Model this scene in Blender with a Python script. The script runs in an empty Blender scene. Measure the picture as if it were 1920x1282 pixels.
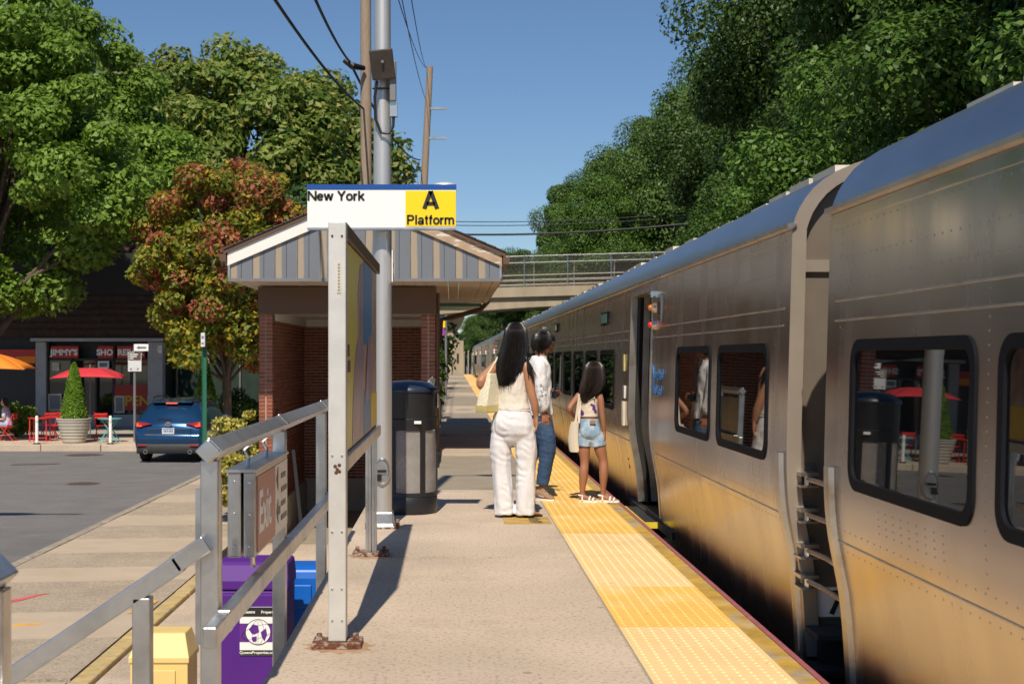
import bpy, bmesh, math, random
import numpy as np
from mathutils import Vector, Matrix, noise
R = math.radians
sc = bpy.context.scene
COL = sc.collection
# ------------------------------------------------------------------ camera
cam = bpy.data.cameras.new('camera'); camo = bpy.data.objects.new('camera', cam); COL.objects.link(camo)
camo.location = (0, 0, 1.38); camo.rotation_euler = (R(90), 0, 0)
cam.sensor_width = 36; cam.lens = 48.0
cam.shift_x = (960-848)/1920; cam.shift_y = (668-641)/1920
cam.clip_start = .05; cam.clip_end = 3000
cam.dof.use_dof = True; cam.dof.focus_distance = 10.5; cam.dof.aperture_fstop = 6.3
sc.camera = camo
# ------------------------------------------------------------------ sky, sun, exposure
w = bpy.data.worlds.new('World'); sc.world = w; w.use_nodes = True
nt = w.node_tree; bg = nt.nodes['Background']
sky = nt.nodes.new('ShaderNodeTexSky'); sky.sky_type = 'NISHITA'; sky.sun_disc = False
sky.sun_elevation = R(50.1); sky.sun_rotation = R(186.2); sky.altitude = 0
sky.air_density = 1.0; sky.dust_density = .0; sky.ozone_density = 7.0
nt.links.new(sky.outputs[0], bg.inputs[0]); bg.inputs[1].default_value = .082
sl = bpy.data.lights.new('sun', 'SUN'); sl.energy = 4.9; sl.angle = R(.53); sl.color = (1, .90, .75)
so = bpy.data.objects.new('sun', sl); COL.objects.link(so)
so.rotation_euler = Vector((.09, .83, -1)).to_track_quat('-Z', 'Y').to_euler()
vs = sc.view_settings
vs.view_transform = 'Standard'; vs.look = 'None'; vs.gamma = 1; vs.exposure = .08
try: vs.use_curve_mapping = False
except Exception: pass
# ------------------------------------------------------------------ materials
MATS = {}
def mk(name, col, rough=.6, metal=0., var=.12, scale=6., bump=0., bscale=80., col2=None, c2scale=3., c2lo=.5, c2hi=.62,
       spec=.5, rnd=0., stretch=None, aniso=0., coat=0., emit=0., trans=0., island=0., coord='Object', det=4):
    m = bpy.data.materials.new(name); m.use_nodes = True; t = m.node_tree; N = t.nodes; L = t.links
    b = N['Principled BSDF']
    b.inputs['Roughness'].default_value = rough; b.inputs['Metallic'].default_value = metal
    b.inputs['Specular IOR Level'].default_value = spec; b.inputs['Anisotropic'].default_value = aniso
    b.inputs['Coat Weight'].default_value = coat
    tc = N.new('ShaderNodeTexCoord'); mp = N.new('ShaderNodeMapping'); L.new(tc.outputs[coord], mp.inputs[0])
    if stretch: mp.inputs['Scale'].default_value = stretch
    nz = N.new('ShaderNodeTexNoise'); nz.inputs['Scale'].default_value = scale; nz.inputs['Detail'].default_value = det
    L.new(mp.outputs[0], nz.inputs['Vector'])
    c = N.new('ShaderNodeRGB'); c.outputs[0].default_value = (*col, 1); cur = c.outputs[0]
    if col2:
        n2 = N.new('ShaderNodeTexNoise'); n2.inputs['Scale'].default_value = c2scale; n2.inputs['Detail'].default_value = 6
        L.new(mp.outputs[0], n2.inputs['Vector'])
        mr = N.new('ShaderNodeMapRange'); mr.inputs[1].default_value = c2lo; mr.inputs[2].default_value = c2hi
        L.new(n2.outputs[0], mr.inputs[0])
        mx = N.new('ShaderNodeMix'); mx.data_type = 'RGBA'; L.new(mr.outputs[0], mx.inputs[0]); L.new(cur, mx.inputs[6])
        mx.inputs[7].default_value = (*col2, 1); cur = mx.outputs[2]
    val = None
    mr = N.new('ShaderNodeMapRange'); mr.inputs[1].default_value = .25; mr.inputs[2].default_value = .75
    mr.inputs[3].default_value = 1-var; mr.inputs[4].default_value = 1+var; L.new(nz.outputs[0], mr.inputs[0]); val = mr.outputs[0]
    for amt, kind in ((rnd, 'o'), (island, 'i')):
        if amt:
            if kind == 'o': g = N.new('ShaderNodeObjectInfo'); o = g.outputs['Random']
            else: g = N.new('ShaderNodeNewGeometry'); o = g.outputs['Random Per Island']
            r2 = N.new('ShaderNodeMapRange'); r2.inputs[3].default_value = 1-amt; r2.inputs[4].default_value = 1+amt; L.new(o, r2.inputs[0])
            mm = N.new('ShaderNodeMath'); mm.operation = 'MULTIPLY'; L.new(val, mm.inputs[0]); L.new(r2.outputs[0], mm.inputs[1]); val = mm.outputs[0]
    hs = N.new('ShaderNodeHueSaturation'); L.new(cur, hs.inputs['Color']); L.new(val, hs.inputs['Value'])
    L.new(hs.outputs[0], b.inputs['Base Color'])
    if bump:
        nb = N.new('ShaderNodeTexNoise'); nb.inputs['Scale'].default_value = bscale; nb.inputs['Detail'].default_value = 5
        L.new(mp.outputs[0], nb.inputs['Vector'])
        bp = N.new('ShaderNodeBump'); bp.inputs['Strength'].default_value = bump; bp.inputs['Distance'].default_value = .02
        L.new(nb.outputs[0], bp.inputs['Height']); L.new(bp.outputs[0], b.inputs['Normal'])
    if emit:
        b.inputs['Emission Color'].default_value = (*col, 1); b.inputs['Emission Strength'].default_value = emit
    if trans: b.inputs['Transmission Weight'].default_value = trans
    MATS[name] = m; m['hs'] = 1
    return m
def leafmat(name, c1, c2, c3=None, t3=.8, tr=.42, rough=.5):
    m = bpy.data.materials.new(name); m.use_nodes = True; t = m.node_tree; N = t.nodes; L = t.links
    b = N['Principled BSDF']; out = N['Material Output']
    g = N.new('ShaderNodeNewGeometry'); oi = N.new('ShaderNodeObjectInfo')
    cr = N.new('ShaderNodeValToRGB'); e = cr.color_ramp.elements
    e[0].color = (*c1, 1); e[1].color = (*c2, 1); e[1].position = .7 if c3 else 1.
    if c3:
        k = e.new(t3); k.color = (*c3, 1)
        k = e.new(1.); k.color = (*c3, 1)
    L.new(g.outputs['Random Per Island'], cr.inputs[0])
    mr = N.new('ShaderNodeMapRange'); mr.inputs[3].default_value = .82; mr.inputs[4].default_value = 1.2; L.new(oi.outputs['Random'], mr.inputs[0])
    hs = N.new('ShaderNodeHueSaturation'); L.new(cr.outputs[0], hs.inputs['Color']); L.new(mr.outputs[0], hs.inputs['Value'])
    L.new(hs.outputs[0], b.inputs['Base Color']); b.inputs['Roughness'].default_value = rough
    b.inputs['Specular IOR Level'].default_value = .35
    tl = N.new('ShaderNodeBsdfTranslucent'); L.new(hs.outputs[0], tl.inputs[0])
    ms = N.new('ShaderNodeMixShader'); ms.inputs[0].default_value = tr
    L.new(b.outputs[0], ms.inputs[1]); L.new(tl.outputs[0], ms.inputs[2]); L.new(ms.outputs[0], out.inputs[0])
    MATS[name] = m; return m
# ------------------------------------------------------------------ object helpers
ORG = {}
def tag(o, label=None, cat=None, group=None, kind=None):
    if label: o['label'] = label
    if cat: o['category'] = cat
    if group: o['group'] = group
    if kind: o['kind'] = kind
    return o
def thing(name, label, cat, loc=(0, 0, 0), rz=0, group=None, kind=None):
    o = bpy.data.objects.new(name, None); COL.objects.link(o)
    o.empty_display_size = .1; o.location = loc; o.rotation_euler = (0, 0, rz)
    ORG[o.name] = Vector(loc); tag(o, label, cat, group, kind); return o
def link(name, me, parent=None, mat=None, loc=None):
    o = bpy.data.objects.new(name, me); COL.objects.link(o)
    if mat is not None and not me.materials: me.materials.append(MATS[mat] if isinstance(mat, str) else mat)
    if parent is not None: o.parent = parent; ORG[o.name] = ORG.get(parent.name, Vector())
    if loc is not None: o.location = loc
    return o
def dup(root, loc=None, rz=None, label=None, scale=None):
    def cp(o, par):
        c = o.copy(); COL.objects.link(c); c.parent = par
        for ch in o.children: cp(ch, c)
        return c
    r = cp(root, None)
    if loc is not None: r.location = loc
    if rz is not None: r.rotation_euler = (0, 0, rz)
    if scale is not None: r.scale = scale if hasattr(scale, '__len__') else (scale,)*3
    if label: r['label'] = label
    return r
class MB:
    def __init__(s): s.v = []; s.f = []
    def add(s, vs, fs):
        n = len(s.v); s.v += [tuple(p) for p in vs]; s.f += [tuple(i+n for i in f) for f in fs]; return s
    def box(s, x0, x1, y0, y1, z0, z1, M=None):
        vs = [Vector(p) for p in ((x0,y0,z0),(x1,y0,z0),(x1,y1,z0),(x0,y1,z0),(x0,y0,z1),(x1,y0,z1),(x1,y1,z1),(x0,y1,z1))]
        if M is not None: vs = [M @ p for p in vs]
        return s.add(vs, [(0,3,2,1),(4,5,6,7),(0,1,5,4),(1,2,6,5),(2,3,7,6),(3,0,4,7)])
    def cbox(s, c, size, M=None):
        c = Vector(c); h = Vector(size)*.5; T = Matrix.Translation(c)
        if M is not None: T = T @ M.to_4x4()
        return s.box(-h.x, h.x, -h.y, h.y, -h.z, h.z, T)
    def bar(s, p0, p1, wx, wz, roll=0., up=(0,0,1)):
        p0 = Vector(p0); p1 = Vector(p1); d = (p1-p0).normalized(); u = Vector(up)
        if abs(d.dot(u)) > .98: u = Vector((0,1,0))
        a = d.cross(u).normalized(); b = a.cross(d).normalized()
        if roll: q = Matrix.Rotation(roll, 3, d); a = q @ a; b = q @ b
        vs = []
        for p in (p0, p1):
            for i, j in ((-1,-1),(1,-1),(1,1),(-1,1)): vs.append(p + a*i*wx/2 + b*j*wz/2)
        return s.add(vs, [(0,1,2,3),(7,6,5,4),(0,4,5,1),(1,5,6,2),(2,6,7,3),(3,7,4,0)])
    def rings(s, rings, cap=True, close=True):
        n = len(rings[0]); b = len(s.v)
        for r in rings: s.v += [tuple(p) for p in r]
        for k in range(len(rings)-1):
            for i in range(n if close else n-1):
                j = (i+1) % n; a = b+k*n
                s.f.append((a+i, a+j, a+n+j, a+n+i))
        if cap and close:
            s.f.append(tuple(b+i for i in range(n))[::-1]); e = b+(len(rings)-1)*n; s.f.append(tuple(e+i for i in range(n)))
        return s
    def tube(s, path, r, n=8, cap=True):
        P = [Vector(p) for p in path]; rr = r if hasattr(r, '__len__') else [r]*len(P)
        d0 = (P[1]-P[0]).normalized(); u = Vector((0,0,1)) if abs(d0.z) < .9 else Vector((1,0,0))
        a = d0.cross(u).normalized(); out = []
        for i, p in enumerate(P):
            d = (P[min(i+1, len(P)-1)]-P[max(i-1, 0)]).normalized()
            a = (a - d*a.dot(d)).normalized(); b = d.cross(a)
            out.append([p + (a*math.cos(t)+b*math.sin(t))*rr[i] for t in [2*math.pi*k/n for k in range(n)]])
        return s.rings(out, cap)
    def cyl(s, p0, p1, r0, r1=None, n=16): return s.tube([p0, p1], [r0, r0 if r1 is None else r1], n)
    def lathe(s, c, prof, n=24):
        c = Vector(c)
        return s.rings([[c+Vector((r*math.cos(2*math.pi*k/n), r*math.sin(2*math.pi*k/n), z)) for k in range(n)] for r, z in prof])
    def ell(s, c, r, n=14, m=9, M=None):
        c = Vector(c); rg = []
        for i in range(m):
            t = -math.pi/2 + math.pi*(i+.5)/m if False else -math.pi/2*.97 + math.pi*.97*i/(m-1)
            ring = []
            for k in range(n):
                p = Vector((r[0]*math.cos(t)*math.cos(2*math.pi*k/n), r[1]*math.cos(t)*math.sin(2*math.pi*k/n), r[2]*math.sin(t)))
                if M is not None: p = M @ p
                ring.append(c+p)
            rg.append(ring)
        return s.rings(rg)
    def prism(s, poly, d):   # poly: 3D points, extruded by vector d
        P = [Vector(p) for p in poly]; d = Vector(d)
        return s.rings([P, [p+d for p in P]])
    def mesh(s, name, smooth=False):
        me = bpy.data.meshes.new(name); me.from_pydata(s.v, [], s.f); 
        bm = bmesh.new(); bm.from_mesh(me); bmesh.ops.recalc_face_normals(bm, faces=bm.faces); bm.to_mesh(me); bm.free()
        if smooth: me.shade_smooth()
        me.update(); return me
    def build(s, name, mat, parent=None, smooth=False, bevel=0., local=False, kind=None, seg=2, ang=35):
        if parent is not None and not local:
            o = ORG.get(parent.name, Vector()); s.v = [(p[0]-o.x, p[1]-o.y, p[2]-o.z) for p in s.v]
        me = s.mesh(name, smooth); ob = link(name, me, parent, mat)
        if smooth: me.set_sharp_from_angle(angle=R(ang))
        if bevel:
            m = ob.modifiers.new('bevel', 'BEVEL'); m.width = bevel; m.segments = seg; m.limit_method = 'ANGLE'; m.angle_limit = R(40)
        if kind: ob['kind'] = kind
        return ob
def single(name, mb, mat, label, cat, group=None, **k):
    return tag(mb.build(name, mat, **k), label, cat, group)
def struct(name, mb, mat, **k): return tag(mb.build(name, mat, **k), kind='structure')
def text(name, s, mat, parent, M, size, align='LEFT', bold=0., extr=.0015, xs=1.):
    """flat lettering; M: 4x4 placing x-right y-up text plane in world"""
    cu = bpy.data.curves.new(name, 'FONT'); cu.body = s; cu.size = size; cu.align_x = align; cu.extrude = extr; cu.offset = bold
    cu.resolution_u = 3
    to = bpy.data.objects.new(name+'_tmp', cu); COL.objects.link(to)
    dg = bpy.context.evaluated_depsgraph_get(); me = bpy.data.meshes.new_from_object(to.evaluated_get(dg))
    bpy.data.objects.remove(to); bpy.data.curves.remove(cu)
    o = ORG.get(parent.name, Vector()) if parent is not None else Vector()
    me.transform(Matrix.Translation(-o) @ M @ Matrix.Scale(xs, 4, (1,0,0))); me.materials.clear(); me.name = name
    return link(name, me, parent, mat)
def arc(cx, cy, rx, ry, a0, a1, n=14): return [(cx+rx*math.cos(R(a0+(a1-a0)*k/n)), cy+ry*math.sin(R(a0+(a1-a0)*k/n))) for k in range(n+1)]
GL = {'N': (.78, [[(.08,0),(.08,1)], [(.70,0),(.70,1)], [(.10,.93),(.68,.07)]]), 'e': (.57, [[(.51,.37),(.06,.37)], arc(.285,.365,.215,.295,8,322)]),
 'w': (.80, [[(.05,.73),(.22,.03)], [(.22,.03),(.40,.70)], [(.40,.70),(.58,.03)], [(.58,.03),(.75,.73)]]), 'Y': (.72, [[(.06,1),(.36,.47)], [(.66,1),(.36,.47)], [(.36,.50),(.36,0)]]),
 'o': (.60, [arc(.30,.365,.225,.295,0,360,24)]), 'r': (.38, [[(.09,0),(.09,.73)], arc(.32,.42,.23,.235,170,85)]), 'k': (.56, [[(.09,0),(.09,1)], [(.50,.73),(.13,.30)], [(.24,.42),(.52,0)]]),
 'A': (.74, [[(.07,0),(.37,.97)], [(.37,.97),(.67,0)], [(.18,.28),(.56,.28)]]), 'P': (.68, [[(.09,0),(.09,1)], [(.09,.925)]+arc(.38,.695,.21,.23,90,-90)+[(.09,.465)]]), 'l': (.26, [[(.13,0),(.13,1)]]),
 'a': (.58, [[(.46,0),(.46,.52)], arc(.275,.49,.185,.175,0,165), arc(.25,.20,.185,.145,0,360,20)]), 't': (.36, [[(.17,.92),(.17,.17)]+arc(.29,.17,.12,.12,180,270,6), [(.02,.665),(.33,.665)]]),
 'f': (.35, [[(.15,0),(.15,.78)]+arc(.29,.78,.14,.15,180,90,6), [(.02,.665),(.33,.665)]]), 'm': (.92, [[(.09,0),(.09,.73)], arc(.27,.46,.18,.205,180,0)+[(.45,0)], arc(.635,.46,.18,.205,180,0)+[(.815,0)]]), ' ': (.30, [])}
def glyphs(s, mat, parent, M, cap, t=.155, align='L', sp=.035, xs=1.):
    """heavy sans lettering built stroke by stroke"""
    tot = sum(GL[c][0]+sp for c in s); x = -tot/2 if align == 'C' else 0
    for c in s:
        mb = MB()
        for st in GL[c][1]:
            n = len(st); L_, R_ = [], []
            for i, q in enumerate(st):
                a, b = st[max(i-1, 0)], st[min(i+1, n-1)]
                if i == n-1 and st[0] == st[-1]: b = st[1]
                d = Vector((b[0]-a[0], b[1]-a[1])); d.normalize(); nn = Vector((-d.y, d.x))*t/2
                L_.append((q[0]+nn.x, q[1]+nn.y)); R_.append((q[0]-nn.x, q[1]-nn.y))
            for i in range(n-1):
                qd = [L_[i], L_[i+1], R_[i+1], R_[i]]
                mb.add([M @ Vector(((x+a)*cap*xs, b*cap, h)) for h in (0, .0015) for a, b in qd], [(0,1,2,3),(7,6,5,4),(0,4,5,1),(1,5,6,2),(2,6,7,3),(3,7,4,0)])
        if mb.v: mb.build('letter', mat, parent)
        x += GL[c][0]+sp
def frame(loc, x, y):   # matrix with given x and y axes
    x = Vector(x).normalized(); y = Vector(y).normalized(); z = x.cross(y)
    return Matrix(((x.x,y.x,z.x,loc[0]),(x.y,y.y,z.y,loc[1]),(x.z,y.z,z.z,loc[2]),(0,0,0,1)))
def FRONT(x, y, z): return frame((x, y, z), (1,0,0), (0,0,1))     # facing the camera (-Y)
def SIDE(x, y, z): return frame((x, y, z), (0,1,0), (0,0,1))      # facing +X, reading away from the camera
def npmesh(name, V, F, smooth=False):
    me = bpy.data.meshes.new(name); n = len(F); k = F.shape[1]
    me.vertices.add(len(V)); me.vertices.foreach_set('co', V.astype(np.float32).ravel())
    me.loops.add(n*k); me.loops.foreach_set('vertex_index', F.astype(np.int32).ravel())
    me.polygons.add(n); me.polygons.foreach_set('loop_start', np.arange(0, n*k, k, dtype=np.int32))
    me.update(calc_edges=True); me.validate()
    if smooth: me.shade_smooth()
    return me
def remesh(name, mb, voxel, parent, mat, smooth=6, disp=0., dscale=.1, local=True, dmod=None):
    me = mb.mesh(name); ob = bpy.data.objects.new(name, me); COL.objects.link(ob)
    r = ob.modifiers.new('r', 'REMESH'); r.mode = 'VOXEL'; r.voxel_size = voxel
    s_ = ob.modifiers.new('s', 'SMOOTH'); s_.factor = .5; s_.iterations = smooth
    dg = bpy.context.evaluated_depsgraph_get(); m2 = bpy.data.meshes.new_from_object(ob.evaluated_get(dg))
    bpy.data.objects.remove(ob); m2.name = name
    if disp or dmod:
        nv = len(m2.vertices); co = np.empty(nv*3, np.float32); m2.vertices.foreach_get('co', co); co = co.reshape(-1, 3)
        no = np.empty(nv*3, np.float32); m2.vertex_normals.foreach_get('vector', no); no = no.reshape(-1, 3)
        d = np.zeros(nv)
        if disp:
            sx, sy, sz = dscale if hasattr(dscale, '__len__') else (dscale,)*3
            d += np.array([noise.noise((c[0]/sx, c[1]/sy, c[2]/sz)) + .5*noise.noise((c[0]/sx*2.1+7, c[1]/sy*2.1, c[2]/sz*2.1)) for c in co.tolist()])*disp
        if dmod: d += np.array([dmod(*c) for c in co.tolist()])
        co = co + no*d[:, None]; m2.vertices.foreach_set('co', co.astype(np.float32).ravel()); m2.update()
    m2.shade_smooth(); m2.materials.clear()
    return link(name, m2, parent, mat)
mk('concrete', (.53,.43,.33), .85, var=.16, scale=.9, bump=.5, bscale=70, col2=(.36,.275,.205), c2scale=44, c2lo=.53, c2hi=.66, rnd=.09)
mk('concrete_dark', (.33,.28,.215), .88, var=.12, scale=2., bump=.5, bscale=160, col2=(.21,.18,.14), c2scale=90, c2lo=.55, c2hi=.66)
mk('concrete_wall', (.38,.34,.28), .9, var=.15, scale=3, bump=.3, bscale=40)
mk('bridge_concrete', (.36,.295,.21), .9, var=.14, scale=1.2, bump=.2, bscale=10, col2=(.33,.22,.12), c2scale=.8, c2lo=.6, c2hi=.75, stretch=(1,1,.25))
mk('asphalt', (.185,.178,.175), .9, var=.12, scale=1.4, bump=.6, bscale=90, col2=(.12,.115,.112), c2scale=70, c2lo=.52, c2hi=.66)
mk('aggregate', (.46,.375,.28), .9, var=.12, scale=2, bump=.8, bscale=90, col2=(.31,.245,.185), c2scale=42, c2lo=.5, c2hi=.62)
mk('paving_light', (.47,.38,.28), .85, var=.08, scale=2, bump=.3, bscale=120, col2=(.5,.37,.16), c2scale=1.1, c2lo=.62, c2hi=.8)
mk('kerb', (.34,.29,.23), .9, var=.25, scale=9, bump=.5, bscale=60, col2=(.12,.1,.075), c2scale=14, c2lo=.58, c2hi=.68)
mk('kerb_yellow', (.52,.38,.16), .8, var=.2, scale=8, bump=.5, bscale=60, col2=(.36,.31,.25), c2scale=7, c2lo=.55, c2hi=.66)
mk('tactile_worn', (.82,.575,.285), .65, var=.07, scale=3, bump=.15, bscale=90, col2=(.80,.52,.20), c2scale=1.6, c2lo=.52, c2hi=.7)
mk('tactile', (.80,.48,.12), .62, var=.06, scale=3, bump=.15, bscale=90, col2=(.84,.60,.32), c2scale=1.3, c2lo=.5, c2hi=.7, rnd=.05)
mk('edge_yellow', (.47,.29,.05), .7, var=.3, scale=7, bump=.5, bscale=50, col2=(.36,.30,.22), c2scale=5, c2lo=.5, c2hi=.64)
mk('edge_red', (.33,.10,.11), .6, var=.2, scale=12, bump=.2, bscale=40)
mk('rubber', (.02,.02,.02), .7)
mk('black', (.012,.012,.013), .45)
mk('alu', (.60,.60,.60), .34, 1., var=.10, scale=14, bump=.06, bscale=120, col2=(.42,.42,.42), c2scale=5, c2lo=.5, c2hi=.75)
mk('alu_white', (.62,.61,.58), .45, .35, var=.08, scale=9, bump=.05, bscale=120, col2=(.45,.40,.33), c2scale=3, c2lo=.62, c2hi=.8)
mk('pole_metal', (.56,.55,.535), .42, .65, var=.06, scale=30, stretch=(1,1,.03), bump=.03, bscale=100)
mk('rust', (.16,.06,.03), .85, var=.5, scale=30, bump=.6, bscale=80, col2=(.30,.26,.22), c2scale=30, c2lo=.5, c2hi=.6)
mk('rust_spot', (.10,.045,.02), .8, var=.4, scale=60)
mk('steel', (.47,.42,.385), .25, 1., var=.05, scale=1.6, bump=.05, bscale=1.3, col2=(.42,.365,.33), c2scale=.9, c2lo=.4, c2hi=.75, det=2)
mk('steel_roof', (.40,.41,.43), .34, 1., var=.06, scale=3, bump=.05, bscale=1.5)
mk('steel_trim', (.52,.49,.45), .38, 1., var=.15, scale=6, col2=(.36,.25,.16), c2scale=5, c2lo=.55, c2hi=.75, bump=.05, bscale=30)
mk('end_panel', (.20,.165,.13), .5, .5, var=.12, scale=4, col2=(.34,.23,.14), c2scale=2.2, c2lo=.58, c2hi=.8)
mk('rust_stain', (.38,.235,.14), .9, var=.3, scale=14)
mk('frame_metal', (.32,.27,.22), .45, .4, var=.12, scale=4, col2=(.36,.26,.17), c2scale=2.5, c2lo=.6, c2hi=.8)
mk('cream', (.62,.56,.46), .5, .1, var=.15, scale=5, col2=(.40,.30,.20), c2scale=4, c2lo=.6, c2hi=.75)
mk('gasket', (.010,.011,.015), .7, spec=.06)
mk('train_glass', (.005,.006,.007), .015, spec=.85, var=.0)
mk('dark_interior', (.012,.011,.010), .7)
mk('underframe', (.03,.027,.025), .8, var=.4, scale=6)
mk('yellow_paint', (.70,.52,.03), .5, var=.15, scale=8)
mk('red_lens', (.55,.02,.02), .2, emit=.25)
mk('amber_lens', (.55,.14,.02), .2)
mk('white_lens', (.8,.75,.65), .2, emit=.4)
mk('blue_print', (.03,.16,.42), .5)
mk('brick', (.28,.09,.05), .8, var=.18, scale=20, rnd=.22, bump=.3, bscale=90)
mk('brick_rest', (.28,.09,.05), .8, var=.22, scale=14, island=.25, bump=.3, bscale=90)
mk('mortar', (.56,.45,.36), .9, var=.1, scale=20, bump=.2, bscale=120)
mk('white_paint', (.78,.76,.72), .5, var=.04, scale=4)
mk('soffit', (.52,.44,.36), .6, var=.06, scale=4)
mk('brown_paint', (.11,.06,.034), .5, var=.1, scale=3)
mk('wood_bare', (.42,.30,.20), .8, var=.2, scale=8, stretch=(1,1,5), bump=.3, bscale=30, col2=(.6,.55,.48), c2scale=4, c2lo=.55, c2hi=.62)
mk('shingle', (.075,.07,.068), .9, var=.3, scale=14, bump=.6, bscale=60)
mk('green_metal', (.10,.22,.15), .5)
mk('pole_wood', (.30,.225,.165), .9, var=.2, scale=9, stretch=(6,6,.5), bump=.4, bscale=30)
mk('sign_white', (.82,.82,.80), .35, var=.01)
mk('sign_blue', (.01,.07,.30), .35, var=.02)
mk('sign_yellow', (.88,.62,.005), .35, var=.02)
mk('sign_ink', (.025,.022,.02), .4, var=.0)
mk('sign_red', (.42,.12,.085), .35, var=.05)
mk('can_black', (.014,.015,.018), .4, var=.1)
mk('can_lid', (.018,.028,.055), .3, var=.1, coat=.3)
mk('speaker', (.035,.026,.022), .45, var=.3, scale=10)
mk('grey_box', (.17,.17,.18), .5)
mk('cable', (.012,.012,.012), .5)
mk('purple', (.085,.018,.21), .55, var=.06, scale=3, spec=.25)
mk('blue_plastic', (.004,.12,.52), .38, var=.05, scale=3)
mk('purple_print', (.12,.025,.25), .4, var=0)
mk('box_yellow', (.74,.54,.20), .5, var=.06, scale=3, col2=(.42,.27,.06), c2scale=6, c2lo=.66, c2hi=.72)
mk('skin', (.40,.19,.105), .5, var=.06, scale=9, spec=.4)
mk('skin_dark', (.33,.145,.08), .5, var=.06, scale=9, spec=.4)
mk('skin_pale', (.55,.33,.24), .5, var=.05)
mk('hair', (.009,.0075,.007), .36, var=.2, scale=30, spec=.35, island=.75)
mk('hair_brown', (.018,.012,.009), .38, var=.3, scale=30, spec=.35, island=.8)
mk('linen', (.66,.65,.67), .9, var=.03, scale=30, bump=.55, bscale=9, stretch=(1.6,1.6,1.0))
mk('cream_top', (.66,.61,.53), .85, var=.03, scale=30, bump=.5, bscale=12)
mk('blouse', (.68,.675,.68), .85, var=.03, scale=30, bump=.5, bscale=11)
mk('blouse_print', (.10,.10,.12), .8)
mk('denim', (.028,.065,.14), .85, var=.2, scale=60, bump=.2, bscale=60, col2=(.06,.12,.22), c2scale=5, c2lo=.5, c2hi=.7)
mk('denim_light', (.23,.34,.47), .85, var=.15, scale=60, bump=.2, bscale=60, col2=(.42,.52,.62), c2scale=9, c2lo=.5, c2hi=.65)
mk('floral', (.68,.58,.48), .8, var=.03, col2=(.10,.03,.20), c2scale=14, c2lo=.54, c2hi=.57)
mk('bag_cream', (.70,.65,.48), .6, var=.12, scale=60, bump=.5, bscale=70)
mk('bag_base', (.50,.42,.16), .5, var=.08)
mk('tote', (.66,.58,.46), .85, var=.05, bump=.2, bscale=60)
mk('shoe_tan', (.30,.17,.09), .7, var=.15)
mk('shoe_white', (.78,.74,.68), .5)
mk('leather_dark', (.05,.025,.015), .5)
mk('phone', (.008,.008,.009), .12, coat=.5)
mk('car_blue', (.010,.055,.14), .22, .55, var=.02, coat=1.)
mk('car_glass', (.006,.008,.012), .03, spec=.9)
mk('car_plastic', (.035,.035,.037), .6)
mk('car_tail', (.35,.008,.006), .15, coat=.6)
mk('car_tail_lit', (.9,.10,.03), .2, emit=.9)
mk('chrome', (.75,.75,.75), .12, 1.)
mk('tyre', (.015,.015,.015), .8)
mk('plate', (.65,.66,.66), .4)
mk('shop_grey', (.36,.36,.38), .7, var=.1, scale=4)
mk('shop_dark', (.016,.014,.014), .5)
mk('shop_glass', (.010,.010,.011), .04, spec=.8)
mk('shingle_brown', (.055,.030,.020), .9, var=.35, scale=5, bump=.6, bscale=14)
mk('sign_red_shop', (.50,.025,.02), .5, var=.1)
mk('banner_red', (.34,.025,.02), .6, var=.1)
mk('banner_yellow', (.55,.33,.02), .6)
mk('paper', (.55,.5,.42), .8, var=.2, scale=9)
mk('umbrella_red', (.55,.03,.045), .8, var=.05)
mk('umbrella_print', (.13,.01,.03), .8)
mk('umbrella_orange', (.85,.25,.02), .8, var=.05)
mk('furniture_red', (.60,.03,.02), .45)
mk('furniture_teal', (.10,.36,.38), .45)
mk('planter', (.46,.42,.35), .8, var=.08, scale=4)
mk('post_green', (.015,.13,.075), .5, var=.1)
mk('fence_green', (.012,.03,.02), .85, var=.4, scale=3)
mk('bark', (.10,.075,.055), .95, var=.3, scale=8, stretch=(1,1,.25), bump=.8, bscale=16)
mk('soil', (.07,.05,.035), .95, var=.3)
mk('ground', (.10,.095,.06), .95, var=.3, scale=.6)
mk('hill', (.035,.05,.018), .95, var=.4, scale=.5)
mk('ballast', (.13,.115,.10), .95, var=.3, scale=12, bump=1., bscale=20)
mk('plaid', (.50,.47,.62), .8, var=.1)
mk('light_trousers', (.32,.36,.50), .8)
mk('wire', (.02,.02,.022), .6)
mk('paint_red', (.60,.10,.10), .8, var=.2)
mk('paint_orange', (.70,.36,.06), .8, var=.2)
mk('manhole', (.07,.055,.05), .8, var=.2)
mk('poster_yellow', (.74,.66,.10), .3, var=.03)
mk('poster_violet', (.34,.26,.36), .3, var=.3, scale=5)
mk('poster_blue', (.02,.22,.55), .3, var=.1)
mk('poster_brown', (.46,.32,.24), .3, var=.5, scale=6)
mk('far_purple', (.35,.05,.40), .5)
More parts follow.
